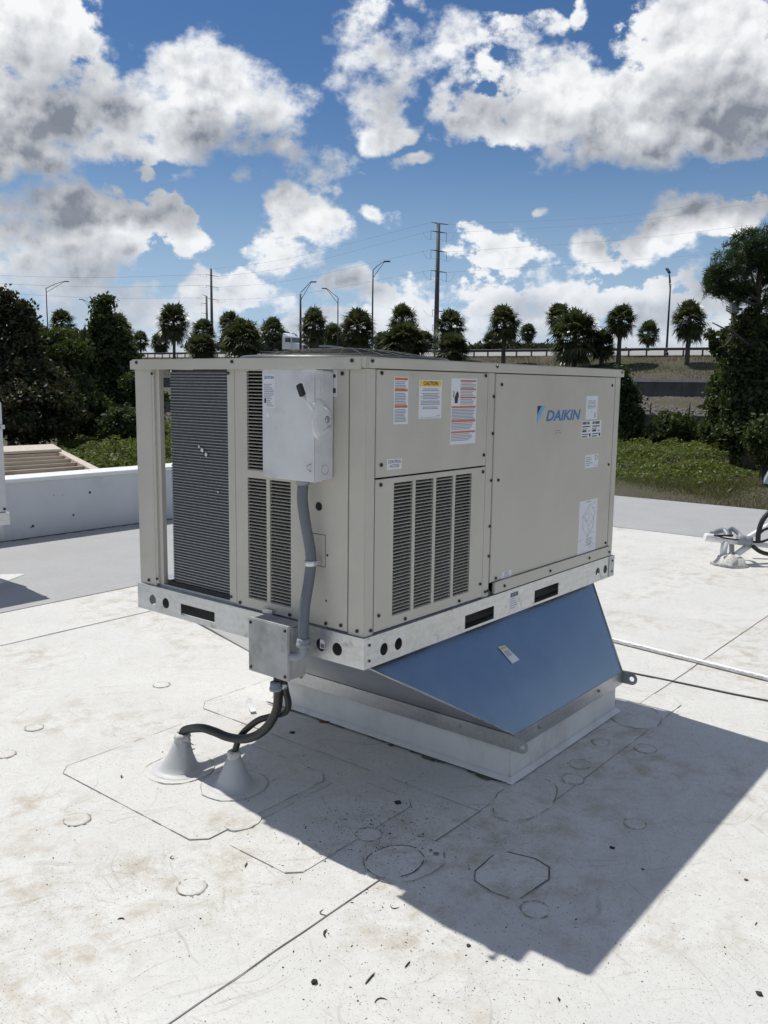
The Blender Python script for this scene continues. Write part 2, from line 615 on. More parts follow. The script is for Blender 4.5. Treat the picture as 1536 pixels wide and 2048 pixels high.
M['beige'] = simple('beige_paint', (0.53, 0.503, 0.435), 0.33, var=0.04, scale=3.0, dirt=(0.38, 0.35, 0.29), dirt_amt=0.25, spec=0.45, bmp=0.5, bscale=2.2, bdist=0.012)
M['beige_shaded_slat'] = simple('beige_shaded_slat', (0.36, 0.34, 0.285), 0.45, var=0.06, scale=20.0)  # darker copy of the panel paint; louvre shade is in the colour
M['galv'] = galvanised('galvanised_rail', (0.60, 0.61, 0.61), 0.42)
M['galv_dark'] = galvanised('galvanised_skirt', (0.45, 0.46, 0.47), 0.42, smudge=0.25)
M['galv_blue'] = galvanised('bright_sheet_metal', (0.46, 0.475, 0.50), 0.25, 0.035, 60.0, 0.03, 1.0, 0.10, 0.08)
M['dark'] = simple('dark_inside', (0.020, 0.021, 0.023), 0.8)  # near-black; stands in for the shade inside the unit
M['black'] = simple('black_rubber', (0.016, 0.016, 0.017), 0.45, var=0.3, scale=30)
M['screw'] = simple('black_screw', (0.022, 0.022, 0.024), 0.35, metal=0.3)
M['washer'] = simple('screw_washer', (0.40, 0.39, 0.36), 0.35, metal=0.5)
M['tube'] = simple('coil_tube', (0.36, 0.365, 0.37), 0.42, metal=0.6, var=0.15, scale=50)
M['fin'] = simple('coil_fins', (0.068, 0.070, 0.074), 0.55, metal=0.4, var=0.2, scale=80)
M['grey_paint'] = simple('grey_enclosure_paint', (0.66, 0.665, 0.67), 0.42, var=0.05, scale=10.0, dirt=(0.36, 0.36, 0.355), dirt_amt=0.45)
M['conduit'] = simple('grey_pvc', (0.145, 0.16, 0.18), 0.5, var=0.08)
M['conduit_lt'] = simple('light_grey_pvc', (0.27, 0.29, 0.32), 0.5, var=0.08)
M['pvc_box'] = simple('weathered_grey_box', (0.40, 0.40, 0.39), 0.5, var=0.14, scale=14, dirt=(0.20, 0.19, 0.175), dirt_amt=0.6)
M['rust'] = simple('rusty_screw', (0.10, 0.040, 0.020), 0.8, var=0.4, scale=200)
M['sticker'] = simple('sticker_paper', (0.72, 0.73, 0.76), 0.4, var=0.02)
M['ink'] = simple('grey_ink', (0.26, 0.27, 0.31), 0.6, var=0.25, scale=300)
M['ink_dark'] = simple('black_ink', (0.03, 0.03, 0.035), 0.6)
M['orange'] = simple('orange_ink', (0.55, 0.16, 0.055), 0.5)
M['yellow'] = simple('yellow_ink', (0.80, 0.52, 0.05), 0.5)
M['logo_blue'] = simple('logo_blue', (0.045, 0.165, 0.42), 0.45, var=0.02)
M['logo_cyan'] = simple('logo_light_blue', (0.14, 0.42, 0.66), 0.45, var=0.02)
M['logo_black'] = simple('logo_black', (0.03, 0.032, 0.036), 0.45)
M['boot'] = simple('boot_membrane', (0.52, 0.52, 0.515), 0.5, var=0.05, scale=12)
M['mastic'] = simple('white_mastic', (0.55, 0.54, 0.50), 0.75, var=0.25, scale=60, bmp=0.8, bscale=120)
M['matt_black'] = simple('matt_black', (.007, .008, .010), .7)
M['seam'] = simple('seam_dirt', (0.16, 0.145, 0.12), 0.9, var=0.4, scale=25)

# ------------------------------------------------------------------ the roof we stand on
RX0, RX1, RY0, RY1 = -7.0, 9.45, -9.0, 6.1
roof = structure(MB().box((RX0, RY0, -0.30), (RX1, RY1, 0.0)).build('roof', M['roof']))
structure(MB().box((RX0 + 0.1, RY0 + 0.1, -4.2), (RX1 - 0.12, RY1 - 0.02, -0.302)).build('wall', M['parapet']))
# greyer sheets along the far edges
MB().box((RX0 + 0.2, 3.66, 0.0005), (6.85, RY1 - 0.002, 0.0045)).build('edge_sheet', M['roof_edge'], roof)
MB().box((6.85, RY0 + 0.3, 0.0005), (RX1 + 0.015, RY1 - 0.002, 0.0046)).build('edge_sheet', M['roof_edge'], roof)
MB().box((RX1, RY0, -0.16), (RX1 + 0.02, RY1, 0.0005)).build('drip_edge', M['white'], roof)

# lapped seams: a thin raised lap with a dirty lip
def seam(x0, y0, x1, y1, w=0.0013, lap=0.09):
    d = np.array((x1 - x0, y1 - y0)); L = np.linalg.norm(d); d /= L
    nrm = np.array((-d[1], d[0]))
    k = max(2, int(L / 0.12))
    m = MB()
    pts = [np.array((x0, y0)) + d * L * i / k + nrm * rng.normal(0, 0.0012) for i in range(k + 1)]
    ws = np.abs(rng.normal(w * 0.5, w * 0.18, k + 1)) + 0.0008
    vs = [(*(p + nrm * q), 0.0032) for p, q in zip(pts, ws)] + [(*(p - nrm * q), 0.0032) for p, q in zip(pts, ws)]
    m._add(vs, [(i, i + 1, k + 2 + i, k + 1 + i) for i in range(k)])
    m.build('seam_line', M['seam'], roof)
    q = [np.array((x0, y0)), np.array((x1, y1)), np.array((x1, y1)) + nrm * lap, np.array((x0, y0)) + nrm * lap]
    MB().prism([tuple(p) for p in q], 0.0004, 0.0014).build('seam_lap', M['patch'], roof)

seam(-1.8, -0.19, 0.50, -0.19)
seam(1.80, -0.20, 6.84, -0.20)
seam(-1.6, 2.98, 6.8, 2.98, 0.003)
seam(2.92, 2.9, 2.92, 0.9, 0.003)

def patch(poly, z=0.0034, w=0.003, gap=0.12, name='membrane_patch', mat='patch', line='line'):
    o = MB().prism(poly, 0.0004, z).build(name, M[mat], roof)
    m = MB()
    n = len(poly)
    for i in range(n):
        a, b = np.array(poly[i]), np.array(poly[(i + 1) % n])
        L = np.linalg.norm(b - a)
        if L < 1e-4:
            continue
        d = (b - a) / L; nr = np.array((-d[1], d[0]))
        k = max(1, int(L / 0.05))
        for j in range(k):
            if random.random() < gap:
                continue
            p, q = a + d * L * j / k, a + d * L * (j + 1) / k
            h = w * random.uniform(0.25, 0.6)
            m.quad((*(p - nr * h), z + .0009), (*(q - nr * h), z + .0009), (*(q + nr * h), z + .0009), (*(p + nr * h), z + .0009))
    m.build('dirt_line', M[line], o)
    return o

def chamfer(x0, y0, x1, y1, c=0.05):
    return [(x0 + c, y0), (x1 - c, y0), (x1, y0 + c), (x1, y1 - c), (x1 - c, y1), (x0 + c, y1), (x0, y1 - c), (x0, y0 + c)]

def oval(cx, cy, rx, ry, n=26, jit=0.03, rot=0.0):
    out = []
    for i in range(n):
        t = 2 * math.pi * i / n
        r = 1 + random.uniform(-jit, jit)
        u, v = rx * r * math.cos(t), ry * r * math.sin(t)
        out.append((cx + u * math.cos(rot) - v * math.sin(rot), cy + u * math.sin(rot) + v * math.cos(rot)))
    return out

patch(chamfer(-0.365, 0.40, 0.29, 1.26, 0.045), gap=0.25)
patch(oval(-0.17, 0.40, 0.07, 0.055), z=0.0062, w=0.003, gap=0.5)
patch(oval(-0.05, 0.90, 0.135, 0.13), z=0.0058, w=0.003, gap=0.4)
patch(oval(-0.005, 0.63, 0.13, 0.125), z=0.0066, w=0.003, gap=0.4)
patch(chamfer(0.43, -0.36, 2.02, 1.40, 0.06), z=0.0030, gap=0.15)
patch(oval(0.62, -0.27, 0.19, 0.10, rot=0.1), z=0.0056, w=0.005, gap=0.4)
patch(oval(1.68, -0.24, 0.17, 0.12, rot=0.6), z=0.0056, w=0.005, gap=0.3)
patch([(.055, -.575), (.20, -.592), (.262, -.560), (.278, -.50), (.255, -.41), (.21, -.385), (.09, -.392), (.045, -.42), (.028, -.49), (.036, -.55)], w=0.005, gap=0.1, line='dirt')
patch(oval(-0.03, -0.165, 0.105, 0.085), z=0.0062, w=0.0045, gap=0.3, line='dirt')
patch(oval(0.01, -0.175, 0.15, 0.12), z=0.0038, w=0.004, gap=0.35)
patch(chamfer(-0.30, 0.02, 0.34, 0.36, 0.04), z=0.0026, gap=0.3)
patch([(0.98, 4.40), (1.36, 4.62), (1.20, 4.76), (0.72, 4.82), (0.60, 4.5)], z=0.0075, w=0.002, gap=0.9)

def zroof(x, y):
    """height of the sheet at a spot: patches lie on the base sheet"""
    for x0, y0, x1, y1, z in ((-.37, .40, .29, 1.26, .0036), (.43, -.36, 2.02, 1.40, .0032), (-.30, .02, .34, .36, .0028), (.03, -.585, .275, -.385, .0036), (-.19, -.31, .17, -.04, .0062)):
        if x0 < x < x1 and y0 < y < y1:
            return z
    return .0006


# round fastener plates telegraphing through the sheet
plates = [(-0.53, 0.85), (-0.535, 0.22), (0.05, 0.01), (0.036, -0.635), (0.71, -0.655), (1.35, -0.43), (1.02, -0.29),
          (1.28, -0.26), (0.88, -0.33), (-0.42, 1.55), (-0.20, 1.72), (1.62, -0.92), (-0.9, 1.1), (0.5, 1.75), (-0.1, 2.4), (2.3, -1.1)]
for i, (x, y) in enumerate(plates):
    r = random.uniform(0.036, 0.046)
    onp = zroof(x, y) > .003
    zq = .0034 + .0045 * onp
    p = MB().lathe((x, y, 0.0), [(r, 0.0003), (r * 0.95, 0.0026 + .0045 * onp), (r * 0.7, 0.0031 + .0045 * onp), (r * 0.28, 0.0032 + .0045 * onp)], 22).build('fastener_plate', M['roof'], roof)
    m = MB()
    for k in range(26):
        if random.random() < 0.3:
            continue
        t0, t1 = 2 * math.pi * k / 26, 2 * math.pi * (k + 1) / 26
        w0 = random.uniform(0.001, 0.005)
        ra, rb = r - w0 * 0.3, r + w0
        m.quad((x + ra * math.cos(t0), y + ra * math.sin(t0), zq), (x + rb * math.cos(t0), y + rb * math.sin(t0), zq),
               (x + rb * math.cos(t1), y + rb * math.sin(t1), zq), (x + ra * math.cos(t1), y + ra * math.sin(t1), zq))
    m.build('stain_ring', M['stain'], p)

# ------------------------------------------------------------------ parapet
pw = thing('parapet_wall', 'low white membrane parapet along the far left roof edge', 'wall', (2, 6.1, 0))
MB().box((RX0, 6.1, 0.0), (RX1, 6.42, 0.545)).build('wall_face', M['parapet'], pw)
MB().box((RX0, 6.085, 0.547), (RX1, 6.45, 0.585)).build('coping', M['white'], pw, 0.006)
for k in range(6):
    x = RX0 + 1.1 + k * 2.4
    MB().box((x, 6.0835, 0.546), (x + .012, 6.452, 0.5865)).build('coping_joint', M['curb'], pw)
    MB().box((x + .6, 6.0985, 0.02), (x + .66, 6.0998, 0.545)).build('wall_seam', M['curb'], pw)
m = MB()
for i in range(200):
    x = RX0 + 0.2 + i * 0.08
    m._add([(x, 6.098, 0.0052), (x + .082, 6.098, .0052), (x + .082, 6.06 - random.random() * .05, .0052), (x, 6.06 - random.random() * .05, .0052)], [(0, 3, 2, 1)])
m.build('gravel_shade_strip', M['dirt'], pw)  # dark foot band: gravel plus the parapet's shade, put into the colour
for (px, py, s) in ((180, 985, .03), (147, 1030, .025), (66, 1052, .03), (62, 1055, .015), (107, 990, .01), (125, 990, .01)):
    p = onplane(px, py, 1, 6.097)
    MB().lathe(p, [(s * .5, 0), (s * .3, .004)], 6, (0, -1, 0)).build('scuff_mark', M['dirt'], pw)

# ------------------------------------------------------------------ roof curb under the adapter
CX0, CX1, CY0, CY1 = 0.70, 1.66, -0.155, 1.16
cb = thing('roof_curb', 'white membrane-wrapped roof curb under the sheet metal adapter', 'roof curb', (1.1, 0.5, 0))
MB().box((CX0, CY0, 0.0), (CX1, CY1, 0.155)).build('curb_wall', M['curb'], cb, 0.008)
b, t, h = 0.022, 0.0015, 0.024
m = MB()
o4 = [(CX0 - b, CY0 - b), (CX1 + b, CY0 - b), (CX1 + b, CY1 + b), (CX0 - b, CY1 + b)]
i4 = [(CX0 - t, CY0 - t), (CX1 + t, CY0 - t), (CX1 + t, CY1 + t), (CX0 - t, CY1 + t)]
m._add([(x, y, 0.0075) for x, y in o4] + [(x, y, h) for x, y in i4], [(i, (i + 1) % 4, 4 + (i + 1) % 4, 4 + i) for i in range(4)])
m.build('cant_strip', M['curb'], cb)
m = MB()
for i in range(60):                # grit caught along the foot of the curb
    y = CY0 + (CY1 - CY0) * i / 60
    w = max(0.001, 0.006 + 0.007 * math.sin(i * 0.5) + random.uniform(-.006, .006)) * (0.5 + 1.4 * (abs(y - .15) < .25))
    m.quad((CX0 - b + .004, y, .0088), (CX0 - b - w, y, .0088), (CX0 - b - w, y + .022, .0088), (CX0 - b + .004, y + .022, .0088))
m.build('grit_line', M['dirt'], cb)

# ------------------------------------------------------------------ curb adapter
ZA0, ZA1, ZT = 0.142, 0.203, 0.597
A0 = [(0.685, -0.172), (1.675, -0.172), (1.675, 1.175), (0.685, 1.175)]      # foot, on the curb
A1 = [(0.055, 0.085), (1.835, 0.085), (1.835, 1.02), (0.055, 1.02)]               # head, under the rails
ad = thing('curb_adapter', 'bright sheet metal curb adapter with sloping sides under the rooftop unit', 'adapter', (1.1, 0.5, 0.145))
for i in range(4):
    j = (i + 1) % 4
    p0, p1, p2, p3 = (*A0[i], ZA1), (*A0[j], ZA1), (*A1[j], ZT), (*A1[i], ZT)
    n = np.cross(np.array(p1) - np.array(p0), np.array(p3) - np.array(p0)); n = n / np.linalg.norm(n) * 0.004
    # folded from sheet: a slight belly and cross-break so that reflections bend
    m = MB()
    nu, nv = 14, 8
    g = []
    for a in range(nu + 1):
        for c in range(nv + 1):
            u, v = a / nu, c / nv
            q = (1 - v) * ((1 - u) * np.array(p0) + u * np.array(p1)) + v * ((1 - u) * np.array(p3) + u * np.array(p2))
            g.append(q + n * 0.5 * math.sin(math.pi * u) * math.sin(math.pi * v) * (1 + .4 * math.sin(5 * u + 3 * v)))
    m._add(g, [(a * (nv + 1) + c, (a + 1) * (nv + 1) + c, (a + 1) * (nv + 1) + c + 1, a * (nv + 1) + c + 1) for a in range(nu) for c in range(nv)], True)
    m.build('sloping_panel', M['galv_blue'], ad)
for i in range(4):                 # standing seams along the four hips
    m = MB().tube([(*A0[i], ZA1 + .002), (*A1[i], ZT - .002)], 0.0045, 6)
    m.build('hip_seam', M['galv_dark'], ad)
t = 0.004
for lo, hi in (((A0[0][0] - t, A0[0][1] - t, ZA0), (A0[0][0], A0[2][1] + t, ZA1)), ((A0[1][0], A0[0][1] - t, ZA0), (A0[1][0] + t, A0[2][1] + t, ZA1)),
               ((A0[0][0], A0[0][1] - t, ZA0), (A0[1][0], A0[0][1], ZA1)), ((A0[0][0], A0[2][1], ZA0), (A0[1][0], A0[2][1] + t, ZA1))):
    MB().box(lo, hi).build('skirt', M['galv_dark'], ad)

def lug(x, ysign, y, zc=0.172):
    pts = [(0, -.028)] + [(0.045 + 0.028 * math.cos(t), 0.028 * math.sin(t)) for t in np.linspace(-math.pi / 2, math.pi / 2, 10)] + [(0, .028)]
    hole = [(0.047 + 0.012 * math.cos(t), 0.012 * math.sin(t)) for t in np.linspace(0, 2 * math.pi, 14, endpoint=False)]
    MB().plate(pts, [hole], lambda u, v, w: (x - w, y + ysign * u, zc + v), 0.005).build('lifting_lug', M['galv_dark'], ad)

lug(0.681 - .001, -1, -0.168); lug(1.687, -1, -0.172); lug(0.680, 1, 1.172); lug(1.687, 1, 1.172)
for (x, y, ax) in ((0.680, 0.07, (-1, 0, 0)), (0.680, 0.95, (-1, 0, 0)), (1.42, -0.177, (0, -1, 0)), (0.88, -0.177, (0, -1, 0))):
    MB().lathe((x, y, 0.178), [(.0085, 0), (.0085, .002), (.006, .003), (.006, .007), (.003, .008)], 8, ax, False).build('bolt', M['washer'], ad)
# crooked shipping sticker on the near slope
def on_slope(u, v, off=0.002):
    p0, p1, p2, p3 = (np.array((*A0[0], ZA1)), np.array((*A0[1], ZA1)), np.array((*A1[1], ZT)), np.array((*A1[0], ZT)))
    n = np.cross(p1 - p0, p3 - p0); n /= np.linalg.norm(n)
    return (1 - v) * ((1 - u) * p0 + u * p1) + v * ((1 - u) * p3 + u * p2) + n * off

def slope_at(px, py, off):
    p0, p1, p3 = np.array((*A0[0], ZA1)), np.array((*A0[1], ZA1)), np.array((*A1[0], ZT))
    n = np.cross(p1 - p0, p3 - p0); n /= np.linalg.norm(n)
    d = ray(px, py)
    return CAM + d * (((p0 - CAM) @ n) / (d @ n)) + n * off

q = [slope_at(px, py, .0040) for px, py in ((995, 1295), (1008, 1291), (1038, 1320), (1023, 1328))]
st = MB().quad(*q).build('shipping_sticker', M['sticker'], ad)
def sub(q, a, b, c, d, lift):
    q = [np.array(t) for t in q]
    f = lambda u, v: (1 - v) * ((1 - u) * q[0] + u * q[1]) + v * ((1 - u) * q[3] + u * q[2]) + lift
    return [f(a, b), f(c, b), f(c, d), f(a, d)]
nl = np.array((0, -0.0006, 0.0005))
MB().quad(*sub(q, .1, .06, .9, .2, nl)).build('print', M['yellow'], st)
for k in range(4):
    MB().quad(*sub(q, .12, .3 + k * .09, .85 - .1 * (k % 2), .34 + k * .09, nl)).build('print', M['ink'], st)

# ------------------------------------------------------------------ the rooftop air conditioner
UL, UW = 1.88, 1.193                      # length along X, width along Y
ZR0, ZR1, ZC0, ZC1, ZTOP = 0.600, 0.704, 0.7045, 1.565, 1.600
un = thing('rooftop_air_conditioner', 'large beige rooftop air conditioner with blue lettering and louvred panels', 'air conditioner', (0.94, 0.6, 0.6))

def circ(cx, cy, r, n=18):
    return [(cx + r * math.cos(t), cy + r * math.sin(t)) for t in np.linspace(0, 2 * math.pi, n, endpoint=False)]

def rect(x0, y0, x1, y1):
    return [(x0, y0), (x1, y0), (x1, y1), (x0, y1)]

LEFT = lambda x: (lambda u, v, w: (x + w, u, v))        # plates on the -X face: u = y, v = z
FRONT = lambda y: (lambda u, v, w: (u, y + w, v))       # plates on the -Y face: u = x, v = z

# base rails with fork slots and rigging holes
e = 0.009
zc = 0.647
MB().plate(rect(-e, ZR0, UW + e, ZR1), [circ(1.103, zc, .0215), circ(1.019, zc, .0215), rect(.724, .618, .925, .662), circ(.181, zc, .022), circ(.107, zc, .022)],
           LEFT(-e), 0.003).build('base_rail', M['galv'], un)
fr = MB().plate(rect(-e + .0032, ZR0, UL + e, ZR1), [circ(.095, zc, .021), circ(.173, zc, .021), circ(1.714, zc, .021), circ(1.796, zc, .021),
           rect(.578, .592 + .018, .783, .662), rect(1.105, .610, 1.319, .664)], FRONT(-e), 0.003).build('base_rail', M['galv'], un)
MB().box((-e + .0032, UW + e - .003, ZR0), (UL + e, UW + e, ZR1)).build('base_rail', M['galv'], un)
MB().box((UL + e - .003, -e + .0032, ZR0), (UL + e, UW + e - .0032, ZR1)).build('base_rail', M['galv'], un)
MB().box((.046, .05, ZR0 + .004), (.049, UW - .05, ZR1 - .004)).build('hole_shade_plate', M['dark'], un)  # black backing plates; the shade inside the rail holes is their colour
MB().box((.0495, .046, ZR0 + .004), (UL - .05, .049, ZR1 - .004)).build('hole_shade_plate', M['dark'], un)
m = MB()                                  # inward top flanges
m.box((-e + .0032, -e + .0032, ZR1 - .0035), (0.05, UW + e - .004, ZR1 - .0002))
m.box((0.0502, -e + .0032, ZR1 - .0035), (UL, 0.05, ZR1 - .0002))
m.build('rail_flange', M['galv'], un)
MB().box((1.832, -e - .0028, ZR0 + .002), (UL + e + .001, -e - .0002, ZR1 - .001)).build('corner_bracket', M['galv_dark'], un)
for x in (.045,):
    for z in (.625, .678):
        MB().lathe((0.018, -e, z), [(.005, 0), (.005, .003)], 8, (0, -1, 0), False).build('screw', M['screw'], un)
        MB().lathe((1.868, -e - .003, z), [(.005, 0), (.005, .003)], 8, (0, -1, 0), False).build('screw', M['screw'], un)
MB().box((0.10, 0.10, ZR0 + .012), (1.78, 1.09, ZR1 - .004)).build('drain_pan', M['galv_dark'], un)
MB().box((0.012, 0.012, ZR1 + .0005), (1.868, 1.18, ZR1 + .012)).build('base_pan', M['galv_dark'], un)

# dark core boxes: black colour stands in for shade behind louvres and coil
MB().box((0.075, 0.045, ZC0 + .02), (1.855, 0.93, ZC1 - .002)).build('dark_core', M['dark'], un)
MB().box((1.20, 0.9305, ZC0 + .02), (1.855, 1.17, ZC1 - .002)).build('dark_core', M['dark'], un)

# cap
cp = MB().box((-.010, -.010, ZC1), (UL + .010, UW + .010, ZTOP)).build('top_cap', M['beige'], un, 0.004)
MB().box((-.013, .012, ZC1 - .004), (-.0102, UW + .012, ZC1 + .030)).build('cap_lip', M['beige'], cp)
MB().box((-.002, -.0125, ZC1 + .001), (UL + .009, -.0102, ZC1 + .031)).build('cap_lip', M['beige'], cp)

# posts
MB().prism([(0, 0), (.046, 0), (.046, .012), (.012, .012), (.012, .068), (0, .068)], ZC0, ZC1 - .001).build('corner_post', M['beige'], un, .0015)
MB().prism([(0, 1.088), (.010, 1.088), (.010, 1.183), (.09, 1.183), (.09, 1.193), (0, 1.193)], ZC0, ZC1 - .001).build('corner_post', M['beige'], un, .0015)
MB().box((.0102, 1.052, ZC0 + .012), (.03, 1.086, ZC1 - .001)).build('post_flange', M['beige'], un)
MB().box((.001, 1.075, ZC0 + .012), (.0098, 1.0875, ZC1 - .001)).build('post_flange', M['beige'], un)
MB().prism([(UL, 0), (UL, .07), (UL - .012, .07), (UL - .012, .012), (1.826, .012), (1.826, 0)], ZC0, ZC1 - .001).build('corner_post', M['beige'], un, .0015)
MB().box((UL - .10, UW - .012, ZC0), (UL, UW, ZC1 - .001)).build('corner_post', M['beige'], un)
MB().box((.002, .610, ZC0 + .010), (.028, .650, ZC1 - .001)).build('coil_post', M['beige'], un, .0015)
MB().box((.706, .002, ZC0), (.754, .02, ZC1 - .001)).build('centre_post', M['beige'], un, .0015)
MB().box((UL - .014, .072, ZC0), (UL - .002, UW - .014, ZC1 - .001)).build('rear_panel', M['beige'], un)
MB().box((1.20, UW - .013, ZC0), (UL - .102, UW - .003, ZC1 - .001)).build('rear_panel', M['beige'], un)

# panels
COLS_F = [(.146, .249), (.265, .369), (.385, .489), (.504, .611)]
ZF0, ZF1 = 0.747, 1.196
COLS_L = [(.449, .545), (.330, .432)]
ZL = [(0.746, 1.184), (1.211, 1.556)]
ctl = MB().box((.050, 0, 1.2195), (.702, .012, 1.562)).build('control_panel', M['beige'], un, .0015)
lvp = MB().plate(rect(.050, .712, .702, 1.2135), [rect(a, ZF0, b_, ZF1) for a, b_ in COLS_F], FRONT(0), 0.010).build('louvre_panel', M['beige'], un)
blw = MB().box((.758, 0, .7555), (1.822, .012, 1.562)).build('blower_panel', M['beige'], un, .002)
MB().box((.786, -.006, .7065), (1.846, .006, .7520)).build('kick_strip', M['beige'], un, .002)
MB().box((.786, -.010, .7500), (1.842, -.0002, .7545)).build('kick_ledge', M['beige'], un)
endp = MB().plate(rect(.072, .712, .606, 1.562), [rect(a, z0, b_, z1) for a, b_ in COLS_L for z0, z1 in ZL], LEFT(0), 0.010).build('end_panel', M['beige'], un)

# louvre blades: front lip, then a blade leaning in and up
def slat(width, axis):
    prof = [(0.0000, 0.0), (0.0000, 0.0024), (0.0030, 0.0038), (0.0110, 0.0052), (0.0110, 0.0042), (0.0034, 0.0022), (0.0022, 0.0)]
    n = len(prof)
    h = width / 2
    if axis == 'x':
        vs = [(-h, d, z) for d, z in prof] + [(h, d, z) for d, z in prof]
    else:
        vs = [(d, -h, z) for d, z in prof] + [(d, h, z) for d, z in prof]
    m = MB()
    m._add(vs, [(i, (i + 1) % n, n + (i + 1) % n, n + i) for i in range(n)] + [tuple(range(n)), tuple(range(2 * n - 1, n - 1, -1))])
    return m.mesh('louvre_slat', M['beige_shaded_slat'])

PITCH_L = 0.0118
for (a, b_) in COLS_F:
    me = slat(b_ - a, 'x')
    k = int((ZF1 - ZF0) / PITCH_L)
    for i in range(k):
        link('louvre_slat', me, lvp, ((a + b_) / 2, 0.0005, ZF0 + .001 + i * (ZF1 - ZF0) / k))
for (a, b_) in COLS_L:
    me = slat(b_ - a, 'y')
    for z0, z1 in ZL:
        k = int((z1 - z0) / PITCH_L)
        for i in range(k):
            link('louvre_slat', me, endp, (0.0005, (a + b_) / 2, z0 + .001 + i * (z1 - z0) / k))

# condenser coil: flat tubes wrapped round the corner, dark fins between
def coil_path(off):
    R = 0.06
    p = [(.020 + off, .652), (.020 + off, 1.042 - R)]
    for t in np.linspace(math.pi, math.pi / 2, 7)[1:]:
        p.append((.020 + R + (R - off) * math.cos(t), 1.042 - R + (R - off) * math.sin(t)))
    p.append((1.19, 1.042 - off))
    return p

def ribbon(o, i, z0, z1):
    pi, po = coil_path(i), coil_path(o)
    n = len(po)
    vs = [(x, y, z0) for x, y in po] + [(x, y, z1) for x, y in po] + [(x, y, z0) for x, y in pi] + [(x, y, z1) for x, y in pi]
    fs = []
    for k in range(n - 1):
        fs += [(k, k + 1, n + k + 1, n + k), (2 * n + k, 3 * n + k, 3 * n + k + 1, 2 * n + k + 1), (n + k, n + k + 1, 3 * n + k + 1, 3 * n + k), (k, 2 * n + k, 2 * n + k + 1, k + 1)]
    fs += [(0, n, 3 * n, 2 * n), (n - 1, 3 * n - 1, 4 * n - 1, 2 * n - 1)]
    m = MB()
    m._add(vs, fs)
    return m

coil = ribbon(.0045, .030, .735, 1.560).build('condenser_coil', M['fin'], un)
tm = ribbon(0.0, .004, 0.0, .0030).mesh('coil_tube', M['tube'])
NT = 74
for i in range(NT):
    link('coil_tube', tm, coil, (0, 0, .737 + i * (1.558 - .737) / NT))
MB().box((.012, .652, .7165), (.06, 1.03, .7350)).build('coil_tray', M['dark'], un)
# torn fins and a bit of lint
for (px, py, s) in ((398, 893, .006), (404, 900, .010), (412, 909, .009), (436, 984, .005), (342, 742, .006)):
    p = onplane(px, py, 0, .016)
    MB().lathe(p, [(s, 0), (s * .5, .002)], 5, (-1, 0, 0)).build('bent_fin', M['sticker'], coil)

# fan guard and fan on the top
FCX, FCY = 0.58, 0.60
fg = MB()
for k in range(9):
    R = 0.05 + 0.042 * k
    fg.ring((FCX, FCY, ZTOP + 0.010 + 0.046 * (1 - (R / .40) ** 2)), R, .0022, n=28, m=4)
for k in range(28):
    t = 2 * math.pi * k / 28
    fg.tube([(FCX + R * math.cos(t), FCY + R * math.sin(t), ZTOP + 0.010 + 0.046 * (1 - (R / .40) ** 2)) for R in (.05, .15, .25, .33, .395)], .0026, 4)
fg.lathe((FCX, FCY, ZTOP + .053), [(.052, 0), (.052, .005), (.02, .007)], 14)
fgo = fg.build('fan_guard', M['matt_black'], un)
MB().lathe((FCX, FCY, ZTOP - .001), [(.43, 0), (.425, .012), (.41, .020), (.405, .020)], 32).build('fan_shroud', M['black'], un)
MB().lathe((FCX, FCY, ZTOP + .006), [(.398, .002), (.36, .012), (.28, .026), (.18, .039), (.08, .045), (.02, .046)], 32).build('dark_infill', M['matt_black'], fgo)  # solid black dome; stands in for the dark fan interior under the wires
MB().obox((FCX - .06, FCY + .02, ZTOP + .060), (.075, .03, .0), (-.008, .020, 0), (0, 0, .004)).build('guard_strap', M['tube'], fgo)

# screws with bright washers
def screw(p, ax, parent=un, r=.0062):
    w = MB().lathe(p, [(r * 1.35, 0), (r * 1.3, .0012)], 10, ax, False).build('washer', M['washer'], parent)
    q = np.array(p) + np.array(ax) * .0012
    MB().lathe(q, [(r, 0), (r, .0035), (r * .6, .005)], 6, ax, False).build('screw_head', M['screw'], w)

FA, LA = (0, -1, 0), (-1, 0, 0)
for x, z in ((.074, 1.551), (.684, 1.552), (.686, 1.259), (.077, 1.260)):
    screw((x, 0, z), FA, ctl)
for x, z in ((.076, 1.196), (.684, 1.196), (.074, .764), (.688, .764), (.218, .724), (.547, .724)):
    screw((x, 0, z), FA, lvp)
for x, z in ((.799, 1.521), (1.786, 1.525), (1.790, 1.154), (1.800, .775), (.796, 1.156), (.801, .768)):
    screw((x, 0, z), FA, blw)
for x, z in ((.747, 1.476), (.747, 1.337), (.747, 1.158), (.747, .981), (.747, .864), (.728, .726), (.747, .726), (.033, .722), (.864, .7), (1.2, .7), (1.58, .7), (1.835, .726)):
    if z > .71:
        screw((x, .002 if .7 < x < .76 else (-.006 if x > 1.8 else 0), z), FA)
for x in (.86, 1.24, 1.62):
    screw((x, -.006, .728), FA)
for x in (.012, .742, 1.862):
    screw((x, -.0125, 1.588), FA, cp)
for y in (.047, .604, 1.160):
    screw((-.013, y, 1.588), LA, cp)
for y, z in ((.098, 1.548), (.098, .728), (.165, .722), (.335, .722), (.590, .722)):
    screw((0, y, z), LA, endp)
for y, z in ((.028, .722), (1.135, .722)):
    screw((0, y, z), LA)
for y, z in ((1.082, 1.545), (.640, 1.548), (1.082, .735), (.640, .735)):
    screw((.001, y, z), LA, r=.005)

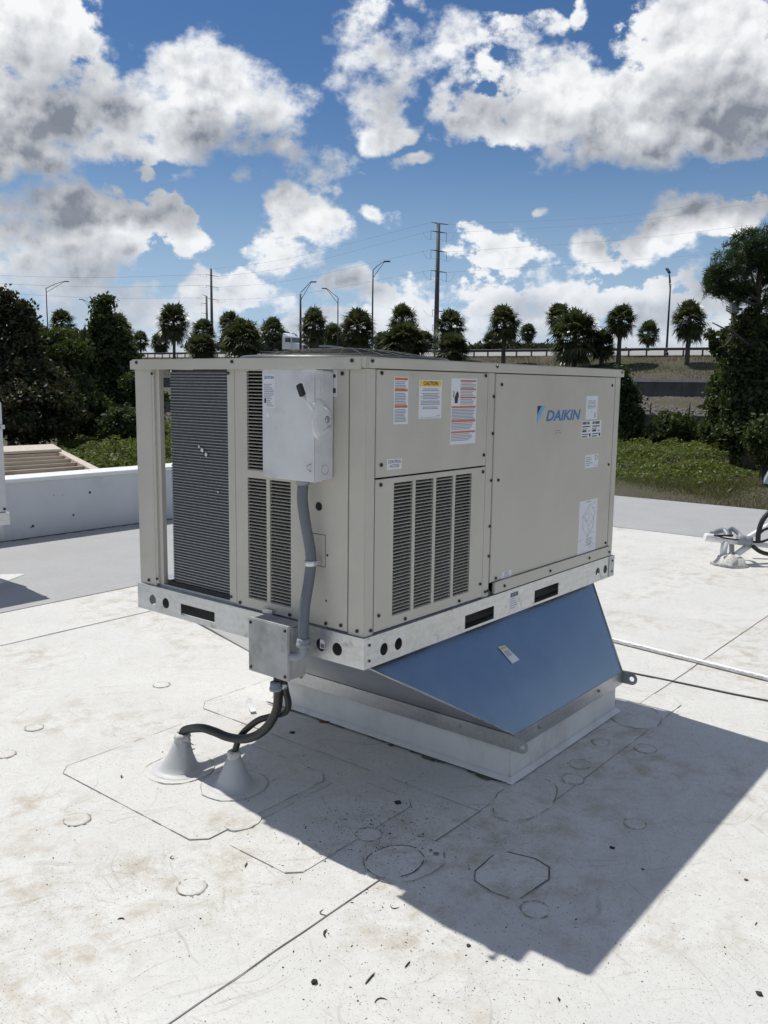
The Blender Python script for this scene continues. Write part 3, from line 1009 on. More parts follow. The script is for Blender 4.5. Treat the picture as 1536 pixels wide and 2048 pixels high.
# knock-outs on the end panel
MB().lathe((-.0004, .199, 1.114), [(.0145, 0), (.0145, .001)], 18, LA, False).build('hole_plug', M['screw'], endp)
m = MB()
for y0, z0, y1, z1 in ((.168, 1.022, .170, .913), (.168, .913, .235, .915), (.168, 1.022, .235, 1.020)):
    m.box((-.0006, min(y0, y1), min(z0, z1)), (-.0001, max(y0, y1), max(z0, z1)))
m.build('knockout_outline', M['dirt'], endp)
for y, z in ((.16, .955), (.165, .80)):
    MB().lathe((-.0003, y, z), [(.004, 0), (.004, .0008)], 8, LA, False).build('small_hole', M['screw'], endp)

# ---- stickers on the panels
def sticker_f(x0, z0, x1, z1, parent, name='sticker', mat='sticker', y=-.0007):
    return MB().box((x0, y, z0), (x1, -.0001, z1)).build(name, M[mat], parent)

def bars_f(par, rows, mat, y=-.0011):
    m = MB()
    for (x0, z0, x1, z1) in rows:
        m.box((x0, y, z0), (x1, -.0007, z1))
    return m.build('print', M[mat], par)

def words_f(par, body, x, z, size, mat, y=-.0013, **kw):
    me = text_mesh(body, size, M[mat], **kw)
    o = link('lettering', me, par, (x, y, z))
    o.rotation_euler = (math.pi / 2, 0, 0)
    return o

def para(x0, x1, ztop, lines, pitch, h, ragged=.25):
    return [(x0, ztop - i * pitch - h, x1 - random.random() * ragged * (x1 - x0), ztop - i * pitch) for i in range(lines)]

s = sticker_f(.138, 1.388, .214, 1.541, ctl, 'warning_label')
bars_f(s, [(.142, 1.530, .210, 1.538), (.142, 1.494, .210, 1.502), (.142, 1.441, .210, 1.449)], 'orange')
bars_f(s, para(.143, .209, 1.526, 5, .0055, .0026) + para(.143, .209, 1.489, 8, .0052, .0026) + para(.143, .209, 1.436, 9, .0048, .0024), 'ink')
s = sticker_f(.273, 1.403, .405, 1.533, ctl, 'caution_label')
bars_f(s, [(.278, 1.511, .400, 1.530)], 'yellow')
words_f(s, 'CAUTION', .339, 1.5205, .0185, 'ink_dark', y=-.0016, offset=.0004)
rows = []
for (n, z) in ((2, 1.504), (4, 1.488), (3, 1.463), (2, 1.443)):
    for i in range(n):
        w = random.uniform(.04, .056)
        rows.append((.339 - w, z - i * .0055 - .0027, .339 + w, z - i * .0055))
bars_f(s, rows + [(.282, 1.4065, .396, 1.4075), (.378, 1.412, .396, 1.414)], 'ink')
s = sticker_f(.463, 1.307, .626, 1.541, ctl, 'warning_label')
bars_f(s, [(.520, 1.529, .621, 1.535), (.520, 1.500, .621, 1.506), (.520, 1.470, .621, 1.476), (.467, 1.436, .621, 1.443), (.467, 1.386, .621, 1.393), (.467, 1.347, .621, 1.354)], 'orange')
bars_f(s, para(.521, .62, 1.526, 4, .0054, .0025) + para(.521, .62, 1.497, 4, .0054, .0025) + para(.521, .62, 1.467, 4, .0054, .0025)
       + para(.468, .62, 1.433, 8, .0052, .0025, .12) + para(.468, .62, 1.383, 5, .0052, .0025) + para(.468, .62, 1.344, 5, .0055, .0025), 'ink')
m = MB()                                  # hand-and-shock pictogram
m.prism([(.486, 1.453), (.503, 1.453), (.505, 1.468), (.510, 1.476), (.508, 1.490), (.503, 1.492), (.500, 1.497), (.495, 1.490), (.489, 1.482), (.484, 1.470)], 0, .0004)
m.v = [(x, -.0009 - z, y) for x, y, z in m.v]
m.build('pictogram', M['ink_dark'], s)
m = MB().tube([(.475, -.0011, 1.495), (.481, -.0011, 1.488), (.474, -.0011, 1.480), (.482, -.0011, 1.474)], .0016, 5)
m.build('pictogram', M['ink_dark'], s)
s = sticker_f(.108, 1.242, .185, 1.276, ctl, 'access_label')
words_f(s, 'CONTROL\nACCESS', .1465, 1.2595, .0145, 'ink_dark', line=.95)
s = sticker_f(.845, .7565, .921, .7835, blw, 'access_label')
words_f(s, 'HEAT\nACCESS', .883, .770, .0125, 'ink', line=.9)

# maker's sign: triangle and slanted word
def tri_f(pts, mat):
    m = MB().prism(pts, 0, .0005)
    m.v = [(x, -.0002 - z, y) for x, y, z in m.v]
    return m.build('logo_mark', M[mat], blw)
tri_f([(1.084, 1.4375), (1.116, 1.4375), (1.084, 1.402)], 'logo_black')
tri_f([(1.118, 1.4375), (1.149, 1.4375), (1.084, 1.364), (1.084, 1.400)], 'logo_cyan')
me = text_mesh('DAIKIN', 1.0, M['logo_blue'], shear=.22, offset=.028, space=.98)
xs = [v.co.x for v in me.vertices]; ys = [v.co.y for v in me.vertices]
sx, sy = (1.474 - 1.160) / (max(xs) - min(xs)), (1.4185 - 1.3735) / (max(ys) - min(ys))
x0, y0 = min(xs), min(ys)
for v in me.vertices:
    v.co = ((v.co.x - x0) * sx, (v.co.y - y0) * sy, 0)
o = link('logo_lettering', me, blw, (1.160, -.0006, 1.3735)); o.rotation_euler = (math.pi / 2, 0, 0)
bars_f(blw, [(1.243, 1.330, 1.258, 1.333), (1.264, 1.330, 1.292, 1.333), (1.240, 1.320, 1.262, 1.323), (1.275, 1.320, 1.297, 1.3235)], 'ink', y=-.0008)
s = sticker_f(1.525, 1.372, 1.642, 1.477, blw, 'stack_label')
words_f(s, 'STACK\nHEIGHT\n1', 1.583, 1.428, .024, 'ink', line=.85)
bars_f(s, [(1.610 + .009 * (i % 2), 1.380 + i * .004, 1.618 + .009 * (i % 2), 1.383 + i * .004) for i in range(6)], 'ink_dark')
s = sticker_f(1.490, 1.290, 1.692, 1.366, blw, 'serial_label')
rows = []
for bx in (1.498, 1.598):
    rows += [(bx + i * .0075, 1.350, bx + i * .0075 + random.choice((.003, .005, .006)), 1.362) for i in range(10)]
    rows += [(bx, 1.338, bx + .075, 1.343), (bx, 1.329, bx + .045, 1.332), (bx, 1.316, bx + .04, 1.325), (bx + .055, 1.319, bx + .078, 1.322), (bx, 1.304, bx + .065, 1.308), (bx + .07, 1.294, bx + .085, 1.309), (bx, 1.293, bx + .05, 1.298)]
bars_f(s, rows, 'ink_dark')
s = sticker_f(1.540, 1.152, 1.674, 1.212, blw, 'rating_label')
bars_f(s, para(1.548, 1.625, 1.200, 5, .0085, .0028, .5) + [(1.640, 1.158, 1.664, 1.160)], 'ink')
MB().ring((1.652, -.0009, 1.196), .011, .0011, (0, 1, 0), 16, 4).build('print', M['ink_dark'], s)
s = sticker_f(1.505, .757, 1.690, 1.003, blw, 'wiring_diagram')
m = MB()
def ln(pts):
    m.tube([(x, -.0010, z) for x, z in pts], .0007, 4)
ln([(1.545, .930), (1.590, .965), (1.655, .915), (1.610, .880), (1.545, .930)]); ln([(1.545, .930), (1.548, .875), (1.600, .830), (1.610, .880)])
ln([(1.600, .830), (1.650, .870), (1.655, .915)]); ln([(1.590, .965), (1.615, .985), (1.670, .940), (1.655, .915)])
ln([(1.563, .925), (1.590, .945), (1.618, .925), (1.592, .903), (1.563, .925)]); ln([(1.640, .960), (1.670, .962)]); ln([(1.645, .985), (1.680, .985)])
ln([(1.512, .818), (1.555, .824)]); ln([(1.64, .845), (1.675, .846)]); ln([(1.615, .79), (1.64, .80), (1.65, .785), (1.63, .775), (1.615, .79)]); ln([(1.64, .80), (1.665, .79), (1.67, .77)])
m.build('print', M['ink'], s)
bars_f(s, [(1.575, .993, 1.625, .996)] + para(1.585, 1.660, .824, 6, .0065, .002, .5), 'ink')
MB().prism([(1.575, .925), (1.590, .935), (1.606, .925), (1.591, .913)], 0, .0003).mesh('x')
s = MB().box((.905, -e - .0006, .614), (.968, -e - .0001, .690)).build('notice_label', M['sticker'], fr)
MB().box((.908, -e - .0010, .672), (.965, -e - .0006, .688)).build('print', M['ink_dark'], s)
me = text_mesh('NOTICE', .0125, M['sticker'])
o = link('lettering', me, s, (.9365, -e - .0013, .680)); o.rotation_euler = (math.pi / 2, 0, 0)
m = MB()
for (x0, z0, x1, z1) in para(.909, .962, .665, 5, .0095, .0022, .5):
    m.box((x0, -e - .0010, z0), (x1, -e - .0006, z1))
m.build('print', M['ink'], s)
# bits of label behind the switch and inside a rail hole
s = MB().box((-.0008, .122, 1.475), (-.0001, .140, 1.560)).build('sticker', M['sticker'], endp)
MB().box((-.0012, .126, 1.486), (-.0008, .138, 1.502)).build('print', M['ink_dark'], s)
MB().box((-.0012, .126, 1.535), (-.0008, .138, 1.545)).build('print', M['ink_dark'], s)
MB().box((-e + .006, .168, .632), (-e + .008, .190, .664)).build('sticker', M['sticker'], un)
m = MB()
for i in range(6):
    m.box((-e + .0052, .171 + i * .0028, .636), (-e + .006, .1722 + i * .0028, .650))
m.build('print', M['ink_dark'], un)

# ------------------------------------------------------------------ disconnect switch on the end panel
def depth(p):
    return float((np.array(p) - CAM) @ FW)

def unit_(v):
    return v / np.linalg.norm(v)

def smooth_path(pts, n=8):
    """Catmull-Rom through the points"""
    P = [np.array(p, float) for p in pts]
    P = [2 * P[0] - P[1]] + P + [2 * P[-1] - P[-2]]
    out = []
    for i in range(1, len(P) - 2):
        for k in range(n):
            t = k / n
            a, b_, c, d = P[i - 1], P[i], P[i + 1], P[i + 2]
            out.append(0.5 * (2 * b_ + (c - a) * t + (2 * a - 5 * b_ + 4 * c - d) * t * t + (3 * b_ - a - 3 * c + d) * t ** 3))
    out.append(P[-2])
    return out

ds = thing('disconnect_switch', 'grey metal disconnect switch box with black lever on the end panel', 'switch box', (-.04, .25, 1.205))
DY0, DY1, DZ0, DZ1, DX = .134, .378, 1.210, 1.556, -.082
MB().box((DX + .014, DY0, DZ0), (-.0012, DY1, DZ1)).build('enclosure', M['grey_paint'], ds, .004)
dd = MB().box((DX, DY0 + .004, DZ0 - .006), (DX + .0138, DY1 + .004, DZ1 + .003)).build('door', M['grey_paint'], ds, .004)
MB().box((DX - .0005, DY0 + .0042, DZ0 - .004), (DX + .030, DY0 + .0055 - .004, DZ1 + .001)).build('door_return', M['grey_paint'], dd)
# pressed bulge that holds the lever, on the near side
bz, bx = 1.405, -.055
bl = MB()
pts = [(-.046, .000), (-.043, .026), (-.036, .050), (-.022, .064), (.004, .058), (.034, .036), (.044, .014), (.046, -.020), (.030, -.040), (.004, -.052), (-.022, -.064), (-.036, -.046), (-.043, -.026)]
n_ = len(pts)
vs = [(bx + u, DY0 + .006, bz + v) for u, v in pts] + [(bx + u * .97, DY0 - .003, bz + v * .97) for u, v in pts] + [(bx + u * .74, DY0 - .007, bz + v * .74) for u, v in pts]
bl._add(vs, [(r * n_ + i, r * n_ + (i + 1) % n_, (r + 1) * n_ + (i + 1) % n_, (r + 1) * n_ + i) for r in (0, 1) for i in range(n_)] + [tuple(2 * n_ + i for i in range(n_)), tuple(range(n_ - 1, -1, -1))])
blo = bl.build('lever_housing', M['grey_paint'], ds)
MB().lathe((bx + .016, DY0 - .007, bz - .002), [(.012, 0), (.009, .003), (.004, .004)], 10, (0, -1, 0)).build('pivot', M['galv_dark'], blo)
for dz in (.036, -.036):
    MB().tube([(bx - .002, DY0 - .0065, bz + dz * 1.15), (bx + .030, DY0 - .0065, bz + dz * .6)], .0045, 6).build('pressed_rib', M['grey_paint'], blo)
MB().obox((DX - .034, .168, 1.495), (0, .0085, .0175), (0, .0095, -.0045), (.0065, 0, 0)).build('lever_grip', M['black'], ds, .002)
MB().tube([(bx - .045, DY0 - .002, bz + .030), (DX - .032, .158, 1.476)], .0055, 8).build('lever_arm', M['grey_paint'], ds)
m = MB().tube([(DX - .002, DY0 + .022, 1.262), (DX - .010, DY0 + .030, 1.258), (DX - .012, DY0 + .030, 1.246), (DX - .002, DY0 + .022, 1.238)], .0018, 6)
m.build('hasp', M['galv_dark'], dd)
MB().ring((-.042, DY0 - .0006, 1.243), .016, .0007, (0, 1, 0), 18, 4).build('knockout_ring', M['galv_dark'], ds)
s = MB().box((DX - .0008, .318, 1.435), (DX - .0001, .372, 1.545)).build('label', M['sticker'], dd)
me = text_mesh('EATON', .013, M['logo_blue'], offset=.0003)
o = link('lettering', me, s, (DX - .0013, .345, 1.533)); o.rotation_euler = (math.pi / 2, 0, -math.pi / 2)
m = MB()
for k in range(13):
    z = 1.512 - k * .0058
    m.box((DX - .0012, .322 + random.random() * .02, z - .0022), (DX - .0008, .358 if k > 7 else .369, z))
m.build('print', M['ink'], s)
m = MB(); m.box((DX - .0012, .360, 1.450), (DX - .0008, .368, 1.466)); m.build('pictogram', M['ink_dark'], s)
MB().lathe((DX - .0001, .352, 1.412), [(.009, 0), (.009, .0006)], 14, (-1, 0, 0), False).build('round_sticker', M['sticker'], dd)

# ------------------------------------------------------------------ flexible conduit from the switch to the junction box
fc = thing('flexible_conduit', 'ribbed grey flexible conduit hanging below the disconnect switch', 'conduit', (-.05, .26, .7))
cpts = [onplane(px, py, 0, xv) for px, py, xv in ((606, 966, -.045), (605, 1000, -.048), (610, 1040, -.045), (619, 1090, -.036), (622, 1120, -.034), (618, 1160, -.04), (610, 1210, -.058), (607, 1250, -.068), (607, 1282, -.072))]
path = smooth_path(cpts, 18)
rs = [.0178 + (.0011 if i % 2 else -.0006) for i in range(len(path))]
MB().tube(path, rs, 12).build('ribbed_hose', M['conduit'], fc)
c0 = np.array(cpts[0])
MB().lathe(c0 + (0, 0, -.006), [(.020, 0), (.0235, .004), (.0235, .016), (.027, .017), (.027, .030), (.025, .040), (.024, .052)], 14).build('connector', M['conduit_lt'], fc)
cb1 = path[int(len(path) * .52)]
MB().lathe(cb1 + (0, 0, -.009), [(.0205, 0), (.0215, .002), (.0205, .008), (.0215, .010), (.0205, .012), (.0215, .016), (.0205, .018)], 14).build('metal_clamp', M['galv'], fc)
MB().obox(cb1 + (.016, -.020, .002), (.012, 0, 0), (0, .002, 0), (0, 0, .007)).build('clamp_tab', M['galv'], fc)
ce = np.array(cpts[-1])
MB().lathe(ce + (0, 0, -.020), [(.021, 0), (.026, .003), (.026, .012), (.024, .013), (.024, .022), (.021, .030)], 8).build('connector', M['conduit_lt'], fc)

# ------------------------------------------------------------------ junction box on the rail
yb = float(onplane(613, 1300, 0, -.010)[1])
xb = float(onplane(577, 1305, 1, yb)[0])
zb1 = float(onplane(577, 1257, 0, xb)[2]); zb0 = float(onplane(574, 1362, 0, xb)[2])
yl = float(onplane(498, 1290, 0, xb)[1])
jb = thing('junction_box', 'weathered grey junction box with rusty cover screws on the base rail', 'junction box', (xb / 2, (yb + yl) / 2, zb0))
MB().box((xb + .014, yb, zb0), (-.0105, yl, zb1)).build('box_body', M['pvc_box'], jb, .004)
jc = MB().box((xb, yb + .002, zb0 - .004), (xb + .0135, yl + .004, zb1 + .004)).build('cover', M['pvc_box'], jb, .003)
for y in (yb + .016, yl - .010):
    for z in (zb0 + .012, zb1 - .012):
        MB().lathe((xb, y, z), [(.006, 0), (.006, .003), (.003, .005)], 8, (-1, 0, 0)).build('rusty_screw' if z < (zb0 + zb1) / 2 else 'screw', M['rust' if z < (zb0 + zb1) / 2 else 'screw'], jc)
MB().box((xb + .050, yl + .0005, zb0 + .012), (-.012, yl + .028, zb1 - .012)).build('side_plate', M['galv_dark'], jb, .002)
MB().box((-.0135, yl - .03, zb1 + .0005), (-.0105, yl + .02, zb1 + .016)).build('mounting_tab', M['galv_dark'], jb)
# elbow from the conduit into the near side of the box
el = smooth_path([ce + (0, 0, -.018), ce + (0, .000, -.040), ce + (-.006, (yb - ce[1]) * .35, -.056), (ce[0] - .010, yb - .001, ce[2] - .062)], 6)
MB().tube(el, .0150, 12).build('elbow', M['conduit_lt'], fc)

# ------------------------------------------------------------------ pipe boots and cables
def boot(x, y, h, r0, r1, label, lean=(0, 0), crease=False):
    t = thing('pipe_boot', label, 'pipe boot', (x, y, 0), 'pipe boots beside the unit')
    m = MB()
    prof = [(r0 * 1.55, .0068), (r0 * 1.28, .0085), (r0 * 1.08, .016), (r0 * .95, .035), (r0 * .78, h * .45), (r0 * .60, h * .70), (r1 * 1.25, h * .93), (r1, h)]
    n = 26
    vs = []
    for (r, z) in prof:
        for k in range(n):
            a = 2 * math.pi * k / n
            q = r * (1 + .025 * math.sin(3 * a + 1))
            if crease:
                q *= 1 + .10 * math.exp(-((a - 4.3) / .35) ** 2) * min(1, z / .03) - .12 * math.exp(-((a - 4.9) / .25) ** 2) * min(1, z / .03)
            f = z / h
            vs.append((x + q * math.cos(a) + lean[0] * f, y + q * math.sin(a) + lean[1] * f, z))
    m._add(vs, [(i * n + k, i * n + (k + 1) % n, (i + 1) * n + (k + 1) % n, (i + 1) * n + k) for i in range(len(prof) - 1) for k in range(n)], True)
    m.build('cone', M['boot'], t)
    tx, ty = x + lean[0], y + lean[1]
    m = MB().lathe((tx, ty, h - .012), [(r1 * 1.05, 0), (r1 * 1.22, .004), (r1 * 1.15, .012), (r1 * 1.3, .020), (r1 * 1.16, .030), (r1 * .9, .034)], 14)
    m.v = [(a + random.uniform(-.0015, .0015), b_ + random.uniform(-.0015, .0015), c) for a, b_, c in m.v]
    m.build('sealant_collar', M['mastic'], t)
    return t, (tx, ty, h + .015)

ba, topa = boot(-.050, .905, .128, .068, .0265, 'white cone pipe boot with loose clamp strap, left of the pair', (.010, -.012), True)
bb, topb = boot(-.002, .632, .120, .064, .0215, 'smooth white cone pipe boot in the shadow, right of the pair')
m = MB()
pts = [(topa[0] + .030 * math.cos(a) + .012 * max(0, math.cos(a + .9)), topa[1] + .030 * math.sin(a) - .018 * max(0, math.cos(a + .9)), topa[2] - .035 - .018 * max(0, math.cos(a + .9))) for a in np.linspace(-.2, 5.2, 22)]
m.tube(pts, .0022, 6)
m.build('clamp_strap', M['galv_dark'], ba)

jx, jy = (xb + .02), (yb + yl) / 2
D0 = depth((xb + .03, yb + .05, zb0))
def cable(pix, D1, r, label, group):
    n = len(pix)
    P = [at(px, py, D0 + (D1 - D0) * (i / (n - 1)) ** 1.0) for i, (px, py) in enumerate(pix)]
    return P

PA = cable([(557, 1352), (557, 1385), (553, 1420), (536, 1452), (512, 1471), (486, 1478), (456, 1474), (428, 1463), (402, 1456), (383, 1461), (374, 1476)], depth((topa[0], topa[1], topa[2])), .018, '', '')
PA[-1] = np.array(topa) + (0, 0, -.004); PA[-2] = np.array(topa) + (.006, -.012, .022)
o = MB().tube(smooth_path(PA, 6), .0165, 12).build('cable', M['black'])
tag(o, 'thick black cable looping from junction box to left cone boot', 'cable', 'cables below the junction box')
PB = cable([(566, 1352), (572, 1384), (577, 1408), (570, 1424), (546, 1432), (518, 1440), (496, 1456), (480, 1474), (470, 1492)], depth(topb), .012, '', '')
PB[-1] = np.array(topb) + (0, 0, -.004)
o = MB().tube(smooth_path(PB, 6), .0120, 10).build('cable', M['black'])
tag(o, 'thinner black cable running from junction box down into right cone boot', 'cable', 'cables below the junction box')
q = at(551, 1374, D0)
MB().lathe(q + (0, 0, -.012), [(.021, 0), (.022, .010), (.019, .012), (.019, .030)], 10).build('cable_gland', M['conduit_lt'], jb)
q = at(567, 1372, D0 + .02)
MB().lathe(q + (0, 0, -.008), [(.015, 0), (.016, .010), (.013, .026)], 10).build('cable_gland', M['galv_dark'], jb)

# loose perforated strap lying beside the curb
p = onplane(508, 1419, 2, 0.0)
pts = [(-.055, -.014)] + [(.030 + .016 * math.cos(t), .016 * math.sin(t)) for t in np.linspace(-math.pi / 2, math.pi / 2, 8)] + [(-.055, .014)]
hole = [(.028 + .007 * math.cos(t), .007 * math.sin(t)) for t in np.linspace(0, 2 * math.pi, 10, endpoint=False)]
o = MB().plate(pts, [hole], lambda u, v, w: (p[0] - .02 + u * .45 - v * .8, p[1] + u * .8 + v * .45, .012 + w + u * .35 + .02), .003).build('metal_strap', M['galv'])
tag(o, 'short bright metal strap with a hole beside the far curb corner', 'strap')

# ------------------------------------------------------------------ pipes and cable across the roof on the right
p0, p1 = onplane(1215, 1277, 2, .0145), onplane(1536, 1357, 2, .0145)
dr = (p1 - p0)
pp = thing('roof_pipe', 'white plastic pipe with black mould lying across the right roof', 'pipe', (p0[0], p0[1], 0))
MB().tube([p0 - dr * .6, p0, p1, p1 + dr * 2.0], .0135, 12).build('pipe', M['white'], pp)
m = MB()
dn = dr / np.linalg.norm(dr)
for i in range(70):
    t = -0.5 + i * .021 + random.uniform(0, .02)
    if random.random() < .10: continue
    c = p0 + dr * t
    a0, a1 = -2.3 + random.uniform(-.3, .3), -2.75
    side = np.array((-1.0, 0.0, 0.0))
    for w in range(2):
        c2 = c + dn * w * .016
        l = random.uniform(.012, .030)
        q = [c2 + side * .0139 * math.cos(t_) + np.array((0, 0, .0139)) * math.sin(t_) for t_ in (random.uniform(.0, .75), -.9)]
        m.quad(q[0], q[0] + dn * l, q[1] + dn * l, q[1])
stuff(m.build('mould_stain', M['dirt'], pp))
p0, p1 = onplane(1222, 1337, 2, .004), onplane(1536, 1402, 2, .004)
dr = p1 - p0
w0 = [p0 - dr * .5 + (0, 0, 0.0)] + [p0 + dr * t + np.array((random.uniform(-.006, .006), 0, .0)) for t in np.linspace(0, 2.2, 12)]
o = MB().tube(smooth_path(w0, 4), .0055, 8).build('thin_cable', simple('dark_cable', (.05, .05, .055), .5))
tag(o, 'thin dark cable running straight across the roof beside the adapter', 'cable')

# ------------------------------------------------------------------ conduit stand on the right
DR = depth(onplane(1458, 1128, 2, 0))
A = lambda px, py, k=0.0: at(px, py, DR + k)
cs = thing('conduit_stand', 'white painted pipe stand with grey coupling and black cables', 'pipe stand', tuple(onplane(1458, 1128, 2, 0)))
MB().tube([A(1414, 1075), A(1440, 1079), A(1536, 1090, .1), A(1600, 1097, .2)], .030, 12).build('rail_pipe', M['white'], cs)
MB().lathe(A(1416, 1075), [(.034, -.03), (.036, -.02), (.036, .06), (.033, .065)], 12, A(1500, 1085) - A(1416, 1075)).build('pipe_cap', M['white'], cs)
MB().tube([A(1450, 1083), A(1444, 1124)], .030, 12).build('post', M['white'], cs)
MB().tube([A(1500, 1090), A(1478, 1105), A(1462, 1118)], .028, 12).build('brace', M['white'], cs)
cpl = A(1490, 1081, -.03)
MB().lathe(cpl, [(.036, -.07), (.045, -.06), (.045, -.01), (.041, -.005), (.045, 0), (.045, .04), (.040, .055)], 16, A(1536, 1086) - A(1470, 1078)).build('coupling', M['conduit_lt'], cs)
MB().tube(smooth_path([A(1424, 1068, .2), A(1434, 1063, .25), A(1447, 1061, .25), A(1454, 1068, .2), A(1456, 1078, .15)], 5), .026, 10).build('bent_pipe', M['conduit_lt'], cs)
MB().tube(smooth_path([A(1463, 1110, .25), A(1462, 1085, .25), A(1459, 1062, .25), A(1464, 1057, .25), A(1480, 1070, .2), A(1490, 1079, .1)], 5), .020, 10).build('grey_hose', M['conduit_lt'], cs)
MB().tube([A(1463, 1085, .3), A(1464, 1108, .3)], .022, 10).build('back_post', M['conduit'], cs)
for pts, r in (([(1516, 1083), (1517, 1066), (1524, 1043), (1536, 1027), (1552, 1012)], .022), ([(1428, 1070), (1450, 1076), (1478, 1080)], .007), ([(1430, 1071), (1466, 1071)], .009),
               ([(1500, 1083), (1520, 1084), (1536, 1079), (1556, 1070)], .011), ([(1520, 1066), (1530, 1059), (1545, 1055)], .011), ([(1505, 1092), (1520, 1103), (1536, 1108), (1560, 1110)], .018)):
    MB().tube(smooth_path([A(px, py, -.06) for px, py in pts], 5), r, 8).build('black_cable', M['black'], cs)
MB().tube(smooth_path([A(1490, 1080, .3), A(1510, 1068, .3), A(1540, 1050, .3)], 4), .028, 10).build('white_elbow', M['white'], cs)
m = MB()
c = onplane(1459, 1130, 2, 0)
m.lathe((c[0], c[1], 0.003), [(.16, 0), (.14, .03), (.10, .07), (.05, .09), (.02, .092)], 12)
m.v = [(x + random.uniform(-.02, .02), y + random.uniform(-.02, .02), z * random.uniform(.75, 1.2)) for x, y, z in m.v]
m.build('mastic_mound', M['mastic'], cs)

# ------------------------------------------------------------------ neighbouring units at the frame edges
D1 = 6.5
pA = at(13, 1000, D1)
zt, zb = float(at(4, 803, D1)[2]), float(at(14, 1050, D1)[2])
nu_ = thing('packaged_unit', 'pale grey packaged unit cut off by the left picture edge', 'air conditioner', (float(pA[0]) - .5, float(pA[1]) + .5, 0))
x1, y1 = float(pA[0]), float(pA[1])
MB().box((x1 - 1.3, y1, zb + .095), (x1, y1 + 1.0, zt)).build('cabinet', M['parapet'], nu_, .006)
MB().box((x1 - 1.31, y1 - .012, zb), (x1 + .012, y1 + 1.01, zb + .093)).build('base_rail', M['galv'], nu_)
MB().box((x1 - 1.2, y1 + .10, 0), (x1 - .035, y1 + .95, zb - .001)).build('curb', M['curb'], nu_)
MB().box((x1 - .02, y1 - .012, zt - .20), (x1 + .010, y1 - .001, zt - .17)).build('latch', M['galv'], nu_)
MB().lathe((x1 - .02, y1 - .001, zb + .12), [(.010, 0), (.010, .008)], 8, (0, -1, 0)).build('bolt', M['screw'], nu_)
p = at(1524, 962, 7.4)
nh = thing('condensing_unit', 'grey metal hood of a unit cut off by the right picture edge', 'air conditioner', (float(p[0]) + .5, float(p[1]) - .6, 0))
q = [at(1527, 967, 7.4), at(1543, 938, 7.4), at(1700, 950, 7.4), at(1700, 990, 7.4)]
m = MB()
off = unit_(np.array((*ray(1530, 950)[:2], 0.0))) * .5
m._add([*q, *[t_ + off for t_ in q]], [(0, 1, 2, 3), (7, 6, 5, 4), (0, 4, 5, 1), (1, 5, 6, 2), (2, 6, 7, 3), (3, 7, 4, 0)])
m.build('hood', M['conduit_lt'], nh)
q2 = at(1600, 970, 7.6)
MB().box((q2[0], q2[1] - .9, .12), (q2[0] + 1.0, q2[1], q2[2] - .02)).build('cabinet', M['beige'], nh)
MB().box((q2[0] + .05, q2[1] - .85, 0), (q2[0] + .95, q2[1] - .05, .1195)).build('curb', M['curb'], nh)

# ------------------------------------------------------------------ litter on the roof
m_lit = [simple('litter_dark', (.030, .027, .024), .8), simple('litter_brown', (.12, .075, .04), .8), simple('litter_grey', (.20, .19, .17), .8)]
def bit(px, py, L, w, ang, mat, label, cat='twig', curve=0.0, h=.004):
    p = onplane(px, py, 2, 0.0)
    a = math.radians(ang)
    pts = []
    for t in np.linspace(-.5, .5, 7):
        u, v = t * L, curve * L * (1 - 4 * t * t)
        pts.append((p[0] + u * math.cos(a) - v * math.sin(a), p[1] + u * math.sin(a) + v * math.cos(a), zroof(p[0], p[1]) + w * .6))
    o = MB().tube(pts, [w * .7 * k for k in (.35, .8, 1, .9, 1, .7, .3)], 5).build(cat.replace(' ', '_'), m_lit[mat])
    return tag(o, label, cat)

def lump(px, py, r, mat, label, cat='pebble', flat=.35):
    r *= .72
    p = onplane(px, py, 2, 0.0)
    m = MB().lathe((p[0], p[1], zroof(p[0], p[1])), [(r * .8, 0), (r, r * flat * .5), (r * .6, r * flat), (r * .15, r * flat * 1.1)], 7)
    m.v = [(x + random.uniform(-.3, .3) * r, y + random.uniform(-.3, .3) * r, z) for x, y, z in m.v]
    return tag(m.build(cat, m_lit[mat]), label, cat)

bit(740, 1958, .050, .0035, 10, 0, 'straight dark twig left of the shadow tip, near the bottom')
bit(762, 2004, .034, .0022, -30, 0, 'curled thin dark twig at the bottom edge, below the seam end', curve=.35)
bit(653, 1868, .034, .0045, 35, 0, 'bent dark twig beside the long seam, in the sun', curve=.2)
bit(650, 1826, .030, .0030, 60, 1, 'small hooked rusty twig just right of the long seam', curve=.5)
bit(1512, 1848, .020, .0020, 0, 0, 'tiny dark twig in sunlight at the right edge')
bit(348, 1715, .024, .0020, 70, 0, 'small curled twig left of the middle, in the sun', curve=.5)
bit(492, 1731, .026, .0040, 30, 1, 'reddish brown twig left of the long seam, mid roof')
bit(242, 1840, .020, .0028, -50, 0, 'small dark crooked twig on the left sunlit roof', curve=.3)
bit(650, 1447, .060, .0080, -60, 1, 'brown leaf scrap against the foot of the curb', 'leaf')
bit(790, 1812, .030, .0020, 100, 1, 'thin hooked brown stem beside the shadow edge', curve=.5)
bit(243, 1556, .022, .0055, 60, 1, 'short brown stick left of the cone boots')
bit(815, 1930, .03, .003, 10, 0, 'cross-shaped dark twig below the shadow edge')
lump(795, 1607, .020, 0, 'largest dark leaf clump inside the shadow, below the curb', 'leaf')
lump(628, 1966, .012, 0, 'squat dark rubber plug near the bottom edge', 'plug', .9)
lump(1224, 1696, .013, 0, 'largest black pebble in the shadow on the right')
lump(1285, 1739, .007, 0, 'smaller black pebble right of the large one in the shadow')
lump(1518, 1988, .013, 0, 'dark lump in the bottom right corner')
lump(937, 1892, .010, 0, 'flat black pebble on the lower shadow edge')
